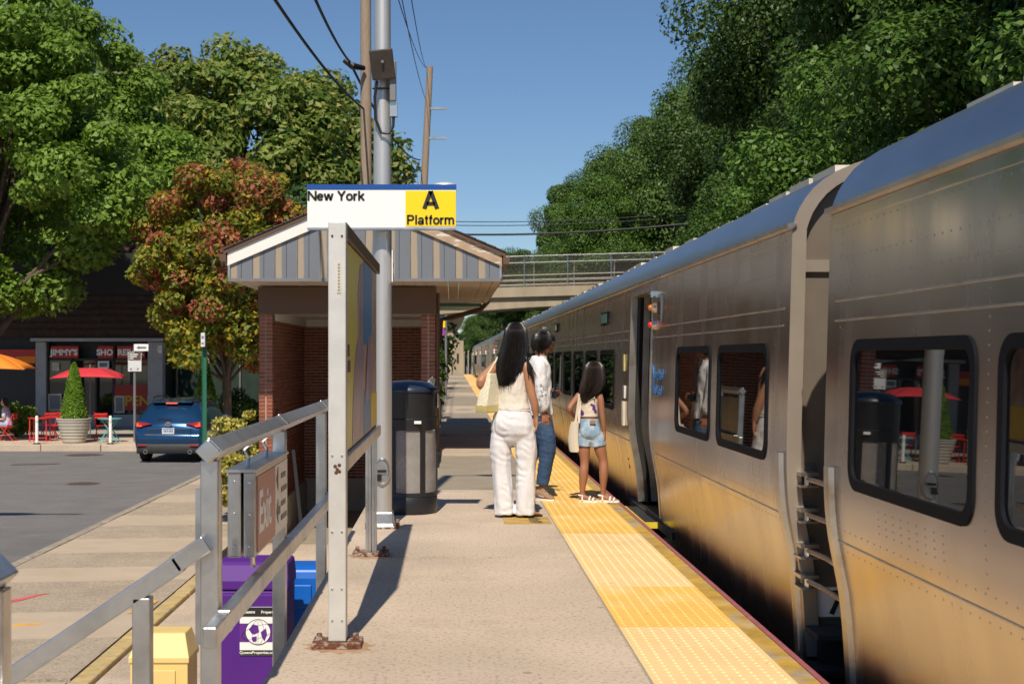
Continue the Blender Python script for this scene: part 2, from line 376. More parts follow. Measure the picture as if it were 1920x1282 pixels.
def clearmat():
    m = bpy.data.materials.new('clear_plastic'); m.use_nodes = True; N = m.node_tree.nodes; L = m.node_tree.links
    b = N['Principled BSDF']; b.inputs['Base Color'].default_value = (.42,.39,.37,1); b.inputs['Roughness'].default_value = .25
    tr = N.new('ShaderNodeBsdfTransparent'); ms = N.new('ShaderNodeMixShader'); ms.inputs[0].default_value = .62
    nz = N.new('ShaderNodeTexNoise'); nz.inputs['Scale'].default_value = 9; tc = N.new('ShaderNodeTexCoord'); L.new(tc.outputs['Object'], nz.inputs[0])
    mr = N.new('ShaderNodeMapRange'); mr.inputs[3].default_value = .22; mr.inputs[4].default_value = .62; L.new(nz.outputs[0], mr.inputs[0]); L.new(mr.outputs[0], ms.inputs[0])
    L.new(tr.outputs[0], ms.inputs[1]); L.new(b.outputs[0], ms.inputs[2]); L.new(ms.outputs[0], N['Material Output'].inputs[0])
    MATS['clear_plastic'] = m
    m2 = m.copy(); m2.name = 'chain_mesh'
    for n in m2.node_tree.nodes:
        if n.type == 'BSDF_PRINCIPLED': n.inputs['Base Color'].default_value = (.05,.045,.04,1); n.inputs['Roughness'].default_value = .7
        if n.type == 'MAP_RANGE': n.inputs[3].default_value = .24; n.inputs[4].default_value = .3
    MATS['chain_mesh'] = m2
clearmat()
def streaks(m, lo, hi):
    t = m.node_tree; N = t.nodes; L = t.links; b = N['Principled BSDF']; tc = N.new('ShaderNodeTexCoord'); mp = N.new('ShaderNodeMapping'); mp.inputs['Scale'].default_value = (1, 2.5, .5)
    L.new(tc.outputs['Object'], mp.inputs[0]); nz = N.new('ShaderNodeTexNoise'); nz.inputs['Scale'].default_value = 1.3; nz.inputs['Detail'].default_value = 5; L.new(mp.outputs[0], nz.inputs[0])
    mr = N.new('ShaderNodeMapRange'); mr.inputs[1].default_value = .3; mr.inputs[2].default_value = .72; mr.inputs[3].default_value = lo; mr.inputs[4].default_value = hi; L.new(nz.outputs[0], mr.inputs[0]); L.new(mr.outputs[0], b.inputs['Roughness'])
def spots(m, scale, thr, col):
    t = m.node_tree; N = t.nodes; L = t.links; b = N['Principled BSDF']; g = N.new('ShaderNodeNewGeometry'); v = N.new('ShaderNodeTexVoronoi'); v.inputs['Scale'].default_value = scale; L.new(g.outputs['Position'], v.inputs[0])
    n2 = N.new('ShaderNodeTexNoise'); n2.inputs['Scale'].default_value = .55; n2.inputs['Detail'].default_value = 7; n2.inputs['Roughness'].default_value = .7; L.new(g.outputs['Position'], n2.inputs[0])
    mr = N.new('ShaderNodeMapRange'); mr.inputs[1].default_value = thr; mr.inputs[2].default_value = thr*1.5; mr.inputs[3].default_value = .75; mr.inputs[4].default_value = 0; L.new(v.outputs[0], mr.inputs[0])
    m2 = N.new('ShaderNodeMapRange'); m2.inputs[1].default_value = .54; m2.inputs[2].default_value = .72; m2.inputs[4].default_value = .55; L.new(n2.outputs[0], m2.inputs[0])
    mx0 = N.new('ShaderNodeMath'); mx0.operation = 'MAXIMUM'; L.new(mr.outputs[0], mx0.inputs[0]); L.new(m2.outputs[0], mx0.inputs[1])
    src = b.inputs['Base Color'].links[0].from_socket; mx = N.new('ShaderNodeMix'); mx.data_type = 'RGBA'; L.new(mx0.outputs[0], mx.inputs[0]); L.new(src, mx.inputs[6]); mx.inputs[7].default_value = (*col, 1); L.new(mx.outputs[2], b.inputs['Base Color'])
spots(MATS['concrete'], 2.6, .045, (.27,.20,.145)); spots(MATS['asphalt'], 1.2, .03, (.10,.095,.09)); spots(MATS['concrete_dark'], 2.6, .04, (.2,.16,.12)); spots(MATS['tactile'], 6., .05, (.42,.27,.11)); spots(MATS['tactile_worn'], 6., .05, (.5,.36,.2))
spots(MATS['paving_light'], 3., .04, (.36,.29,.2)); spots(MATS['aggregate'], 3., .04, (.3,.24,.18))
streaks(MATS['steel'], .21, .31)
# siding: grey boards with soft-edged tan streaks repeating along world X
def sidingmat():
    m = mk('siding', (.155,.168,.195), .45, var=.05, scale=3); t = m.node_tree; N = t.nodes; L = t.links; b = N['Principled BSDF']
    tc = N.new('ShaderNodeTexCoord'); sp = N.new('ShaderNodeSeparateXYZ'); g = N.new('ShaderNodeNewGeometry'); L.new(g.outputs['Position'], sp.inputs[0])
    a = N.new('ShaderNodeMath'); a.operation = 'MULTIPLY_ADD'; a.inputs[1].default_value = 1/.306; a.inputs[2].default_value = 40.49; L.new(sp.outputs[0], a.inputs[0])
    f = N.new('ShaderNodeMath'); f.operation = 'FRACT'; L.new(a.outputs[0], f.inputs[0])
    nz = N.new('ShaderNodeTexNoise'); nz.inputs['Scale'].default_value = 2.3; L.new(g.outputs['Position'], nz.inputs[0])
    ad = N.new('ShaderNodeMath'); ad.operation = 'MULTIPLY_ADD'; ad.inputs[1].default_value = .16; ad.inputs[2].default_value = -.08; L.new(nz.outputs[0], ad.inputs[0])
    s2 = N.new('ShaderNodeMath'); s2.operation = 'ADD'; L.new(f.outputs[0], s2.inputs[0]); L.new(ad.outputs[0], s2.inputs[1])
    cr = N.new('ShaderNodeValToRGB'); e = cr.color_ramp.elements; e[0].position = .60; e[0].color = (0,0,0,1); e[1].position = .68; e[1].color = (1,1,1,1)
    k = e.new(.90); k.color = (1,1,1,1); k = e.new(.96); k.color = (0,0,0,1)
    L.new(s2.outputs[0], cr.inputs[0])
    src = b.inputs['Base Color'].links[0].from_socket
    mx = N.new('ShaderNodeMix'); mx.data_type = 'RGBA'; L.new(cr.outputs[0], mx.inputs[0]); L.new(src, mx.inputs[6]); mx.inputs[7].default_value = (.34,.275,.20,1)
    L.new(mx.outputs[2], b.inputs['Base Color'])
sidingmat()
leafmat('leaf_oak', (.12,.22,.022), (.26,.40,.065))
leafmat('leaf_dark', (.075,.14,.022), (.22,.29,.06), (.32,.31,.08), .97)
leafmat('leaf_hill', (.03,.07,.013), (.11,.19,.034), tr=.28)
leafmat('leaf_hill_light', (.045,.105,.015), (.13,.235,.036), tr=.32)
leafmat('leaf_blue', (.04,.11,.04), (.11,.19,.04))
leafmat('leaf_rain', (.11,.17,.02), (.30,.34,.045), (.58,.40,.035), .88)
leafmat('pod_red', (.33,.10,.05), (.52,.19,.10), tr=.35)
leafmat('leaf_thuja', (.09,.20,.015), (.22,.36,.035))
leafmat('leaf_variegated', (.50,.46,.07), (.85,.74,.22), (.16,.22,.03), .85)
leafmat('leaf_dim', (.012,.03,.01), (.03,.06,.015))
# ================================================================== SETTING
GZ = -1.30
struct('ground', MB().box(-400, 400, -60, 900, -2.2, -1.52), 'ground')
struct('road', MB().box(-60, -5.72, -30, 39.8, -1.6, -1.38), 'asphalt')
struct('road_corner', MB().box(-5.72, -2.9, 31.6, 39.8, -1.6, -1.384), 'asphalt')
# near pavement: bands of exposed aggregate and smooth concrete, each slab its own piece
pv = struct('pavement', MB().box(-5.56, -3.17, -12, 31.3, -1.6, -1.36), 'concrete_wall')
ys = [-12, 3, 7.2, 9.0, 11.2, 12.9, 14.3, 16.3, 17.4, 18.7, 20.2, 21.7, 23.1, 25.2, 26.6, 28.6, 29.7, 31.3]
for i in range(len(ys)-1):
    light = i % 2 == 1 if i < 16 else True
    a, b = ys[i]+.006, ys[i+1]-.006; s = .28 if 3 < i < 15 else .1
    MB().prism([(-5.555, a-s*.5, -1.355), (-3.175, a+s*.5, -1.355), (-3.175, b+s*.5, -1.355), (-5.555, b-s*.5, -1.355)], (0, 0, .055+(i % 3)*.002)).build('slab', 'paving_light' if light else 'aggregate', pv)
kb = struct('kerb', MB().box(-5.71, -5.57, -12, 31.3, -1.6, -1.40), 'concrete_wall')
for i in range(24):
    y = -12 + i*1.8; MB().box(-5.715, -5.572, y+.006, min(y+1.794, 31.3), -1.42, -1.292+random.Random(i).uniform(-.004, .004)).build('kerb_stone', 'kerb', kb, bevel=.012)
kb = struct('yellow_kerb', MB().box(-3.15, -3.0, -12, 18.4, -1.6, -1.40), 'concrete_wall')
for i in range(12):
    y = -12 + i*2.5; MB().box(-3.155, -2.985, y+.008, y+2.49, -1.42, -1.292+random.Random(i+50).uniform(-.006, .006)).build('kerb_stone', 'kerb_yellow', kb, bevel=.015)
struct('gutter_path', MB().box(-2.98, -.86, -12, 30, -1.6, -1.345), 'concrete')
struct('paved_apron', MB().box(-3.0, -2.6, 24.8, 31.5, -1.6, -1.31), 'paving_light')
fs = struct('far_pavement', MB().box(-40, 2, 39.95, 51, -1.6, -1.205), 'concrete_wall')
for i in range(24):
    x = -40+i*1.75; MB().box(x+.01, x+1.74, 39.8, 39.96, -1.6, -1.19).build('kerb_stone', 'concrete', fs, bevel=.015)
for i in range(20):
    x = -24+i*1.5
    for j in range(2): MB().box(x+.008, x+1.492, 39.97+j*1.6, 39.97+j*1.6+1.588, -1.21, -1.196).build('slab', 'concrete', fs)
struct('track_bed', MB().box(1.7, 9.0, -40, 400, -2.1, -1.32), 'ballast')
for x in (2.53, 3.97): struct('rail', MB().box(x-.035, x+.035, -40, 300, -1.32, -1.14), 'rust')
# painted marks and covers on the road
for x, y, r, n, lab in ((-10.3, 38.2, .48, 'manhole_cover', 'round dark manhole cover on asphalt just before the far kerb'), (-8.0, 29.6, .33, 'manhole_cover', 'small dark round cover in the middle of the asphalt')):
    t = thing(n, lab, 'manhole cover', (x, y, -1.38), group='manhole covers in the road')
    MB().cyl((x, y, -1.379), (x, y, -1.373), r, r, 28).build('cover', 'manhole', t); MB().cyl((x, y, -1.379), (x, y, -1.375), r+.06, r+.06, 28).build('frame', 'rust', t)
single('road_strip', MB().prism([(-11.2, 34.6, -1.379), (-10.1, 34.9, -1.379), (-10.1, 35.15, -1.379), (-11.2, 34.9, -1.379)], (0, 0, .004)), 'manhole', 'thin dark strip on the asphalt on the left', 'road patch')  # thin flat dark piece laid over the asphalt
def blot(name, lab, cx, cy, z, pts, mat, cat='paint mark'):
    single(name, MB().prism([(cx+a, cy+b, z) for a, b in pts], (0, 0, .003)), mat, lab, cat)
blot('paint_mark', 'red spray paint streak on the pavement slabs at left', -4.75, 14.9, -1.298, [(-.45,-.35),(-.2,-.2),(.0,.05),(.12,.4),(.2,.55),(.1,.5),(-.1,.12),(-.3,-.1)], 'paint_red')
blot('paint_mark', 'short red spray paint dash on pale slab', -3.62, 14.75, -1.298, [(-.12,-.03),(.1,0),(.14,.1),(-.08,.08)], 'paint_red')
blot('paint_mark', 'orange spray paint dash on pale slab', -4.25, 13.6, -1.298, [(-.16,-.06),(.12,.02),(.16,.12),(-.1,.08)], 'paint_orange')
blot('paint_mark', 'orange spray paint smear beside the yellow kerb', -3.3, 14.6, -1.292, [(-.08,-.4),(.06,-.3),(.08,.35),(.0,.4)], 'paint_orange')
# ------------------------------------------------------------------ platform
pf = struct('platform', MB().box(-.78, 1.54, -8, 19.6, -1.6, -.10).box(-.22, 1.54, 19.6, 104, -1.6, -.10), 'concrete_wall')
y = -4.96; k = 0
while y < 104:
    y1 = min(y+4.78, 104); x0 = -.80 if y1 < 19.7 else -.24
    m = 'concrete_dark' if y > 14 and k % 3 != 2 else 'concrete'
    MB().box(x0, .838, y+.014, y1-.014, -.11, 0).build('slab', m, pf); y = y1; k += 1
MB().box(1.457, 1.56, -5, 104, -.11, -.002).build('edge_strip', 'edge_yellow', pf)
for i in range(36):
    a = -5+i*3.05; MB().box(1.562, 1.592, a+.004, min(a+3.046, 104), -.11, .004).build('rubbing_strip', 'edge_red', pf, bevel=.006)
MB().box(.838, .8455, -5, 104, -.11, .003).build('trim_strip', 'concrete_wall', pf)
mb = MB().box(0, .607, .003, 1.217, -.10, .006)
for i in range(10):
    for j in range(20):
        cx, cy = .0335+i*.06, .04+j*.06
        mb.rings([[(cx+r*math.cos(q*math.pi/3), cy+r*math.sin(q*math.pi/3), z) for q in range(6)] for r, z in ((.0125, .006), (.0105, .0095), (.0065, .0115))])
tm = mb.mesh('tactile_panel', False); tw = tm.copy(); tm.materials.append(MATS['tactile']); tw.materials.append(MATS['tactile_worn']); rt = random.Random(5)
for i in range(-6, 78): link('tactile_panel', tw if i in (-6, -5, -4, -3, -1, 0) or (i > 2 and rt.random() < .35) else tm, pf, loc=(.847, 9.383+1.22*i, 0))
for i, yy in enumerate((11.25, 25.5, 39.4, 53.3, 67.2)):
    t = thing('door_marking', ['worn yellow painted patch with black lettering beside the sandals of the woman in white', 'yellow painted patch in the shelter shadow', 'small yellow painted patch beyond the shelter shadow', 'second yellow painted patch beyond the shelter shadow', 'farthest yellow painted patch on platform'][i], 'floor marking', (.45, yy, 0), group='yellow painted patches on the platform')
    MB().box(.43, .82, yy, yy+.46, .001, .004).build('paint', 'edge_yellow', t)
    if i == 0:
        MB().rings([[(.70+a*math.cos(q*math.pi/10), yy+.07+b*math.sin(q*math.pi/10), z) for q in range(20)] for a, b, z in ((.055, .035, .0045), (.055, .035, .006), (.035, .018, .006))], cap=False).build('ring_mark', 'sign_ink', t)
        for j in range(4): MB().box(.645, .745-.02*(j % 2), yy+.15+j*.075, yy+.185+j*.075, .0042, .006).build('print_mark', 'sign_ink', t)
# cracks / joints: steps down to the pavement
st = thing('stairs', 'concrete steps leading down from the platform edge to the pavement', 'stairs', (-.8, 4.3, -1.35))
for i in range(7): MB().box(-.81-.28*(i+1), -.80-.28*i, 3.55, 4.92, -1.34, -.17*(i+1)).build('step', 'concrete_wall', st)
# ------------------------------------------------------------------ hillside behind the train
vs_, fs_ = [], []
NX, NY = 10, 40
for j in range(NY+1):
    for i in range(NX+1):
        x = 7.2 + i*i*.55; y = -20 + j*8
        z = -1.4 + 5.5*(1-math.exp(-(i)*.35)) + .4*noise.noise((x*.2, y*.1, 0))
        vs_.append((x, y, z if i else -1.6))
for j in range(NY):
    for i in range(NX): a = j*(NX+1)+i; fs_.append((a, a+1, a+NX+2, a+NX+1))
struct('hillside', MB().add(vs_, fs_), 'hill', smooth=True)
# ------------------------------------------------------------------ bridge
bt = thing('road_bridge', 'concrete road bridge with railings and chain link fence crossing over the tracks', 'bridge', (8, 105, -1.3))
top = []; bot = []
for i in range(25):
    x = -12 + i*1.75; zz = 4.55 + .028*x
    arch = .75*math.sin(max(0, min(1, (x+2)/22))*math.pi)
    top.append((x, zz+1.2)); bot.append((x, zz+.0+arch*.6))
mb = MB(); mb.rings([[(a[0], 104, b[1]), (a[0], 104, a[1]), (a[0], 112, a[1]), (a[0], 112, b[1])] for a, b in zip(top, bot)]); mb.build('girder', 'bridge_concrete', bt)
mb = MB(); mb.rings([[(x, 103.7, z+.004), (x, 103.7, z+.75), (x, 112.3, z+.75), (x, 112.3, z+.004)] for x, z in top]); mb.build('deck', 'bridge_concrete', bt)
for yy in (103.9, 112.1):
    for q in range(3):
        mb = MB(); mb.tube([(x, yy, z+.92+q*.36) for x, z in top], .05, 6); mb.build('rail', 'concrete_wall', bt)
    for i in range(13):
        x = -11+i*3.3 + (1.2 if yy > 110 else 0); z = 4.55+.028*x+1.8; q = 1 if yy < 110 else -1
        MB().tube([(x, yy, z), (x, yy, z+1.75), (x, yy+.12*q, z+2.2), (x, yy+.4*q, z+2.45)], .06, 6).build('fence_post', 'alu', bt)
    a = [(x, yy, z+1.0) for x, z in top]
    mb = MB(); n = len(top)
    mb.rings([[(x, yy+.04, z+1.0), (x, yy+.04, z+2.4), (x, yy+.16, z+2.85), (x, yy+.42, z+3.1)] if yy < 110 else [(x, yy-.04, z+1.0), (x, yy-.04, z+2.4), (x, yy-.16, z+2.85), (x, yy-.42, z+3.1)] for x, z in top], close=False); mb.build('fence_mesh', 'chain_mesh', bt)
    MB().tube([(x, yy+(.42 if yy < 110 else -.42), z+3.12) for x, z in top], .04, 5).build('top_rail', 'alu', bt)
MB().rings([[(-.1-a, 105.2, z), (-.1+a, 105.2, z), (-.1+a, 107, z), (-.1-a, 107, z)] for a, z in ((.5, -1.6), (.5, 3.3), (1.05, 4.3), (1.05, 4.98))]).build('column', 'bridge_concrete', bt)
MB().rings([[(11-a, 105.2, z), (11+a, 105.2, z), (11+a, 107, z), (11-a, 107, z)] for a, z in ((.5, -1.6), (.5, 3.4), (1.05, 4.4), (1.05, 5.4))]).build('column', 'bridge_concrete', bt)
t = thing('retaining_wall', 'low tan block wall with tall concrete end post at platform end under the bridge', 'wall', (-.6, 104, 0))
MB().box(.02, .85, 104.1, 105.0, -1.5, 2.6).build('end_post', 'bridge_concrete', t); MB().box(.35, .5, 104.03, 104.098, .9, 1.6).build('slot', 'black', t)
for r in range(6):
    for c in range(3): MB().box(-1.9+c*.62+.01, -1.9+c*.62+.61, 104.2, 104.8, -.3+r*.32+.008, -.3+r*.32+.312).build('block', 'paving_light', t)
MB().box(-1.9, -.05, 104.1, 104.9, 1.63, 1.85).build('coping', 'sign_yellow', t); MB().box(-1.7, -.1, 103.9, 104.2, 2.4, 2.55).build('cap', 'wood_bare', t)
t = thing('white_notice', 'white notice board with black figure above the tan block wall', 'sign', (-.9, 103.8, 1.9))
MB().box(-1.35, -.3, 103.78, 103.84, 1.95, 2.38).build('board', 'sign_white', t); MB().prism([(-1.0, 103.77, 2.08), (-.7, 103.77, 2.12), (-.5, 103.77, 2.07), (-.62, 103.77, 2.22), (-.85, 103.77, 2.26)], (0, .008, 0)).build('figure', 'sign_ink', t)
MB().cyl((-1.3, 103.86, 0), (-1.3, 103.86, 2.4), .04).build('post', 'alu', t)
for i in range(14):
    x = 1.0 + (i % 7)*.36; yy = 112+ (i//7)*6 + i*.3
    if i == 0: fe = thing('track_fence', 'row of pale fence pickets past the bridge', 'fence', (1, 112, -1.3))
    MB().box(x, x+.14, yy, yy+.1, -1.5, 1.7+.1*(i % 3)).build('picket', 'concrete_wall', fe)
# ================================================================== TRAIN
PROF = [(-.62,1.775),(-.35,1.762),(-.1,1.75),(.12,1.737),(.24,1.728),(.36,1.714),(.48,1.69),(.54,1.678),(.60,1.668),(.66,1.660),(.72,1.655),(.80,1.651),(.88,1.650),(1.0,1.652),(1.2,1.657),(1.45,1.664),(1.7,1.671),(2.02,1.680)]
ROOF = [(2.02,1.680),(2.06,1.692),(2.11,1.712),(2.16,1.742),(2.21,1.782),(2.255,1.835),(2.295,1.90),(2.33,1.98),(2.37,2.10),(2.41,2.27),(2.45,2.55),(2.48,2.9),(2.49,3.25)]
pz = np.array([p[0] for p in PROF]); px_ = np.array([p[1] for p in PROF])
def sx(z): return float(np.interp(z, pz, px_))
XC = 3.25; WZ0, WZ1 = .83, 1.45
def rrect(y0, y1, z0, z1, r, n=5):
    out = []
    for cy, cz, a0 in ((y1-r, z1-r, 0), (y0+r, z1-r, 90), (y0+r, z0+r, 180), (y1-r, z0+r, 270)):
        for k in range(n+1): t = R(a0+90*k/n); out.append((cy+r*math.cos(t), cz+r*math.sin(t)))
    return out
def window(par, y0, y1):
    o = rrect(y0, y1, WZ0, WZ1, .10); i = rrect(y0+.044, y1-.044, WZ0+.044, WZ1-.044, .07); i2 = rrect(y0+.05, y1-.05, WZ0+.05, WZ1-.05, .065)
    mb = MB(); mb.rings([[(sx(z)+.002, y, z) for y, z in o], [(sx(z)-.007, y, z) for y, z in o], [(sx(z)-.007, y, z) for y, z in i], [(sx(z)+.012, y, z) for y, z in i2]], cap=False)
    w_ = mb.build('window', 'gasket', par, smooth=True, ang=50)
    MB().rings([[(sx(z)+d, y, z) for y, z in rrect(y0+.04, y1-.04, WZ0+.04, WZ1-.04, .07)] for d in (.004, .012)]).build('glass', 'train_glass', w_)
def strip(par, name, mat, y0, y1, z0, z1, out, n=24, back=.004):
    zs = [z0+(z1-z0)*k/n for k in range(n+1)]
    MB().rings([[(sx(z)+back, y0, z), (sx(z)-out, y0+.012, z), (sx(z)-out, y1-.012, z), (sx(z)+back, y1, z)] for z in zs]).build(name, mat, par, smooth=True, ang=40)
def car(Y0, L, label, wins, doors, detail=2, opened=()):
    Y1 = Y0+L
    t = thing('train_car', label, 'train car', (XC, Y0, -1.14), group='silver train cars at the platform')
    opens = [(a+.032, b-.032, WZ0+.032, WZ1-.032) for a, b in wins] + [(a, b, .03, 1.93) for a, b in doors]
    yb = sorted(set([Y0, Y1]+[round(v, 4) for o in opens for v in o[:2]]+[Y0+L*k/12 for k in range(1, 12)]))
    zb = sorted(set([round(p[0], 4) for p in PROF]+[round(v, 4) for o in opens for v in o[2:]]))
    mb = MB(); idx = {}
    def vid(y, z):
        if (y, z) not in idx: idx[(y, z)] = len(mb.v); mb.v.append((sx(z), y, z))
        return idx[(y, z)]
    for i in range(len(yb)-1):
        for j in range(len(zb)-1):
            cy, cz = (yb[i]+yb[i+1])/2, (zb[j]+zb[j+1])/2
            if any(o[0] < cy < o[1] and o[2] < cz < o[3] for o in opens): continue
            mb.f.append((vid(yb[i], zb[j]), vid(yb[i], zb[j+1]), vid(yb[i+1], zb[j+1]), vid(yb[i+1], zb[j])))
    b = mb.build('side_wall', 'steel', t, smooth=True, ang=60)
    MB().rings([[(2*XC-x, y, z) for z, x in PROF] for y in (Y0, Y1)], close=False).build('far_side_wall', 'steel', t, smooth=True)
    full = ROOF + [(z, 2*XC-x) for z, x in ROOF[::-1][1:]]
    MB().rings([[(x, y, z) for z, x in full] for y in (Y0, Y1)], close=False).build('roof', 'steel_roof', t, smooth=True, ang=60)
    # gutter bead
    MB().rings([[(1.672, y, 2.005), (1.652, y, 2.012), (1.650, y, 2.032), (1.672, y, 2.04), (1.70, y, 2.03)] for y in (Y0-.02, Y1+.0)]).build('gutter', 'steel_trim', t)
    prof = [(x, z) for z, x in PROF[2:]] + [(x, z) for z, x in ROOF[1:]]
    poly = prof + [(2*XC-x, z) for x, z in prof[::-1][1:]]
    inn = [(XC+(x-XC)*.955, z-.055*max(0, (z-1.9)/.6)) for x, z in poly]
    for ye, s in ((Y0, 1), (Y1, -1)):
        MB().prism([(x, ye+s*.07, z) for x, z in inn], (0, s*.03, 0)).build('end_wall', 'end_panel', t)
        mb = MB(); mb.rings([[(x, ye, z) for x, z in poly], [(x, ye, z) for x, z in inn], [(x, ye+s*.075, z) for x, z in inn]], cap=False, close=False); mb.build('end_frame', 'frame_metal' if s > 0 else 'steel_trim', t, smooth=True, ang=40)
        if detail and s > 0:
            MB().box(1.74, 4.7, ye+.045, ye+.069, 1.80, 1.86).build('end_rib', 'frame_metal', t); MB().box(1.74, 4.7, ye+.045, ye+.069, .08, .13).build('end_rib', 'steel_trim', t)
            MB().box(2.7, 3.8, ye+.02, ye+.069, -.1, 1.8).build('end_door', 'dark_interior', t)
    MB().box(1.95, 4.5, Y0+.3, Y1-.3, -1.05, -.55).build('underframe', 'underframe', t)
    MB().box(1.80, 4.70, Y0+.12, Y1-.12, -.68, -.60).build('floor', 'underframe', t)
    for ty in (Y0+4, Y1-4):
        for dy in (-1.25, 1.25):
            MB().cyl((2.46, ty+dy, -.72), (2.58, ty+dy, -.72), .43, .43, 18).cyl((3.92, ty+dy, -.72), (4.04, ty+dy, -.72), .43, .43, 18).build('wheelset', 'underframe', t)
        MB().box(2.2, 2.4, ty-1.8, ty+1.8, -.9, -.6).build('bogie_frame', 'underframe', t)
    # beads along the side
    for z, o in ((1.62, .004), (1.535, .003), (.585, .004), (1.955, .003)):
        a = [Y0+.12]+[v for d in doors for v in (d[0]-.03, d[1]+.03)]+[Y1-.12]
        if a[1] < a[0]: a = a[2:]
        for k in range(0, len(a)-1, 2):
            MB().rings([[(sx(z)+.003, y, z-.006), (sx(z)-o, y, z-.003), (sx(z)-o, y, z+.003), (sx(z)+.003, y, z+.006)] for y in (a[k], a[k+1])]).build('bead', 'steel_trim' if z < 1.9 else 'steel', t)
    for a, b_ in wins: window(t, a, b_)
    for a, b_ in doors:
        # vestibule behind the opening
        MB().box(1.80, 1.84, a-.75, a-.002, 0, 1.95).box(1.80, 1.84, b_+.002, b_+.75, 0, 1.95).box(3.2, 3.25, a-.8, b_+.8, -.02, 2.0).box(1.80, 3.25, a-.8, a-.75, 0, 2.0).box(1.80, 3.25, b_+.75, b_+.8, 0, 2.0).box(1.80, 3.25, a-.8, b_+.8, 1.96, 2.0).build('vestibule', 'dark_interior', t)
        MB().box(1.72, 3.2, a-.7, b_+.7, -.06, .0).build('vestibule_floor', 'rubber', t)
        zs = [.03+1.9*k/20 for k in range(21)]
        for yy, d in ((a, -1), (b_, 1)):
            MB().rings([[(sx(z)-.006, yy+.035*d, z), (sx(z)-.010, yy, z), (sx(z)+.17, yy-.004*d, z), (sx(z)+.17, yy+.035*d, z)] for z in zs]).build('door_jamb', 'steel_trim', t, smooth=True, ang=40)
            MB().rings([[(sx(z)+.05, yy-.012*d, z), (sx(z)+.075, yy-.03*d, z), (sx(z)+.11, yy-.012*d, z)] for z in zs]).build('door_seal', 'rubber', t, smooth=True)
        MB().box(1.665, 1.83, a, b_, 1.925, 1.96).build('door_lintel', 'steel_trim', t)
        if not opened or a in opened:
            MB().box(1.615, 1.735, a+.03, b_-.03, -.055, -.012).build('door_step', 'rubber', t)
            MB().box(1.60, 1.615, a+.03, b_-.03, -.06, -.008).box(1.615, 1.74, a+.022, a+.03, -.06, -.008).build('step_edge', 'yellow_paint', t)
            MB().box(1.66, 1.72, a+.1, a+.2, -.5, -.06).build('step_bracket', 'underframe', t)
        else:
            for q, (ya, yb2) in enumerate(((a, (a+b_)/2-.004), ((a+b_)/2+.004, b_))):
                MB().rings([[(sx(z)+.03, ya, z), (sx(z)+.03, yb2, z), (sx(z)+.06, yb2, z), (sx(z)+.06, ya, z)] for z in zs]).build('door_leaf', 'steel', t, smooth=True, ang=40)
        # signal lamps, camera and vent grille beside the door
        yl = a-.16
        for z, m in ((1.78, 'amber_lens'), (1.64, 'red_lens')):
            lh = MB().cyl((1.676, yl, z), (1.640, yl, z), .042, .040, 14).build('signal_lamp', 'chrome', t); MB().ell((1.634, yl, z), (.022, .026, .026)).build('lens', m if a in opened or z > 1.7 else 'red_lens', lh, smooth=True)
        MB().box(1.63, 1.68, yl-.05, yl+.05, 1.865, 1.915).build('door_camera', 'chrome', t); MB().cyl((1.632, yl+.01, 1.89), (1.622, yl+.01, 1.89), .017).build('camera_lens', 'black', t)
        v_ = MB().box(1.664, 1.678, yl-.36, yl-.14, 1.66, 1.88).build('vent_panel', 'steel', t, bevel=.004)
        for q in range(4): MB().box(1.659, 1.666, yl-.33+q*.035, yl-.312+q*.035, 1.72, 1.82).build('slot', 'black', v_)
        if a not in opened: 
            for z in (1.74, 1.62, 1.52): MB().ell((1.625, b_+.12, z), (.03, .04, .04)).build('marker_lamp', 'red_lens' if z > 1.7 else 'white_lens', t, smooth=True)
    if detail:
        # roof equipment ridges
        r_ = random.Random(int(Y0*10))
        for k in range(int(L/.55)):
            y = Y0+.2+k*.55
            if y > Y1-.5 or r_.random() < .12: continue
            MB().box(2.10, 2.9, y, y+.46, 2.36, 2.395+r_.uniform(0, .035)).build('roof_panel', 'cream', t)
    for ys_, w_ in ((Y0+.06, .10), (Y1-.16, .10)): strip(t, 'corner_strip', 'steel_trim', ys_, ys_+w_, -.60, .90, .022)
    return t
W = 1.36
c1 = car(-19.84, 25.9, 'nearest silver train car, cut off by right picture edge', [(5.68-W, 5.68), (4.14-W, 4.14), (2.6-W, 2.6)], [(-1.6, -.3)], 2, ())
c2 = car(6.74, 25.9, 'silver train car with the open door the girl is looking into', [(7.17, 7.17+W), (8.77, 8.77+W-.02)]+[(13.95+1.68*k, 13.95+1.68*k+W) for k in range(6)]+[(27.2, 27.2+W), (28.8, 28.8+W)], [(11.42, 12.72), (24.9, 26.2)], 2, (11.42,))
c3 = car(33.3, 25.9, 'silver train car behind the heads of the two women', [(33.8+1.6*k, 33.8+1.6*k+W) for k in range(2)]+[(40.5+1.68*k, 40.5+1.68*k+W) for k in range(6)]+[(53.8+1.6*k, 53.8+1.6*k+W) for k in range(2)], [(38.0, 39.3), (51.5, 52.8)], 1, ())
c4 = car(59.9, 25.9, 'silver train car just before the bridge', [(67+1.68*k, 67+1.68*k+W) for k in range(6)], [(64.5, 65.8), (78, 79.3)], 0, ())
c5 = car(86.5, 25.9, 'farthest silver train car passing under the bridge', [(93+1.68*k, 93+1.68*k+W) for k in range(6)], [(91, 92.3), (104.5, 105.8)], 0, ())
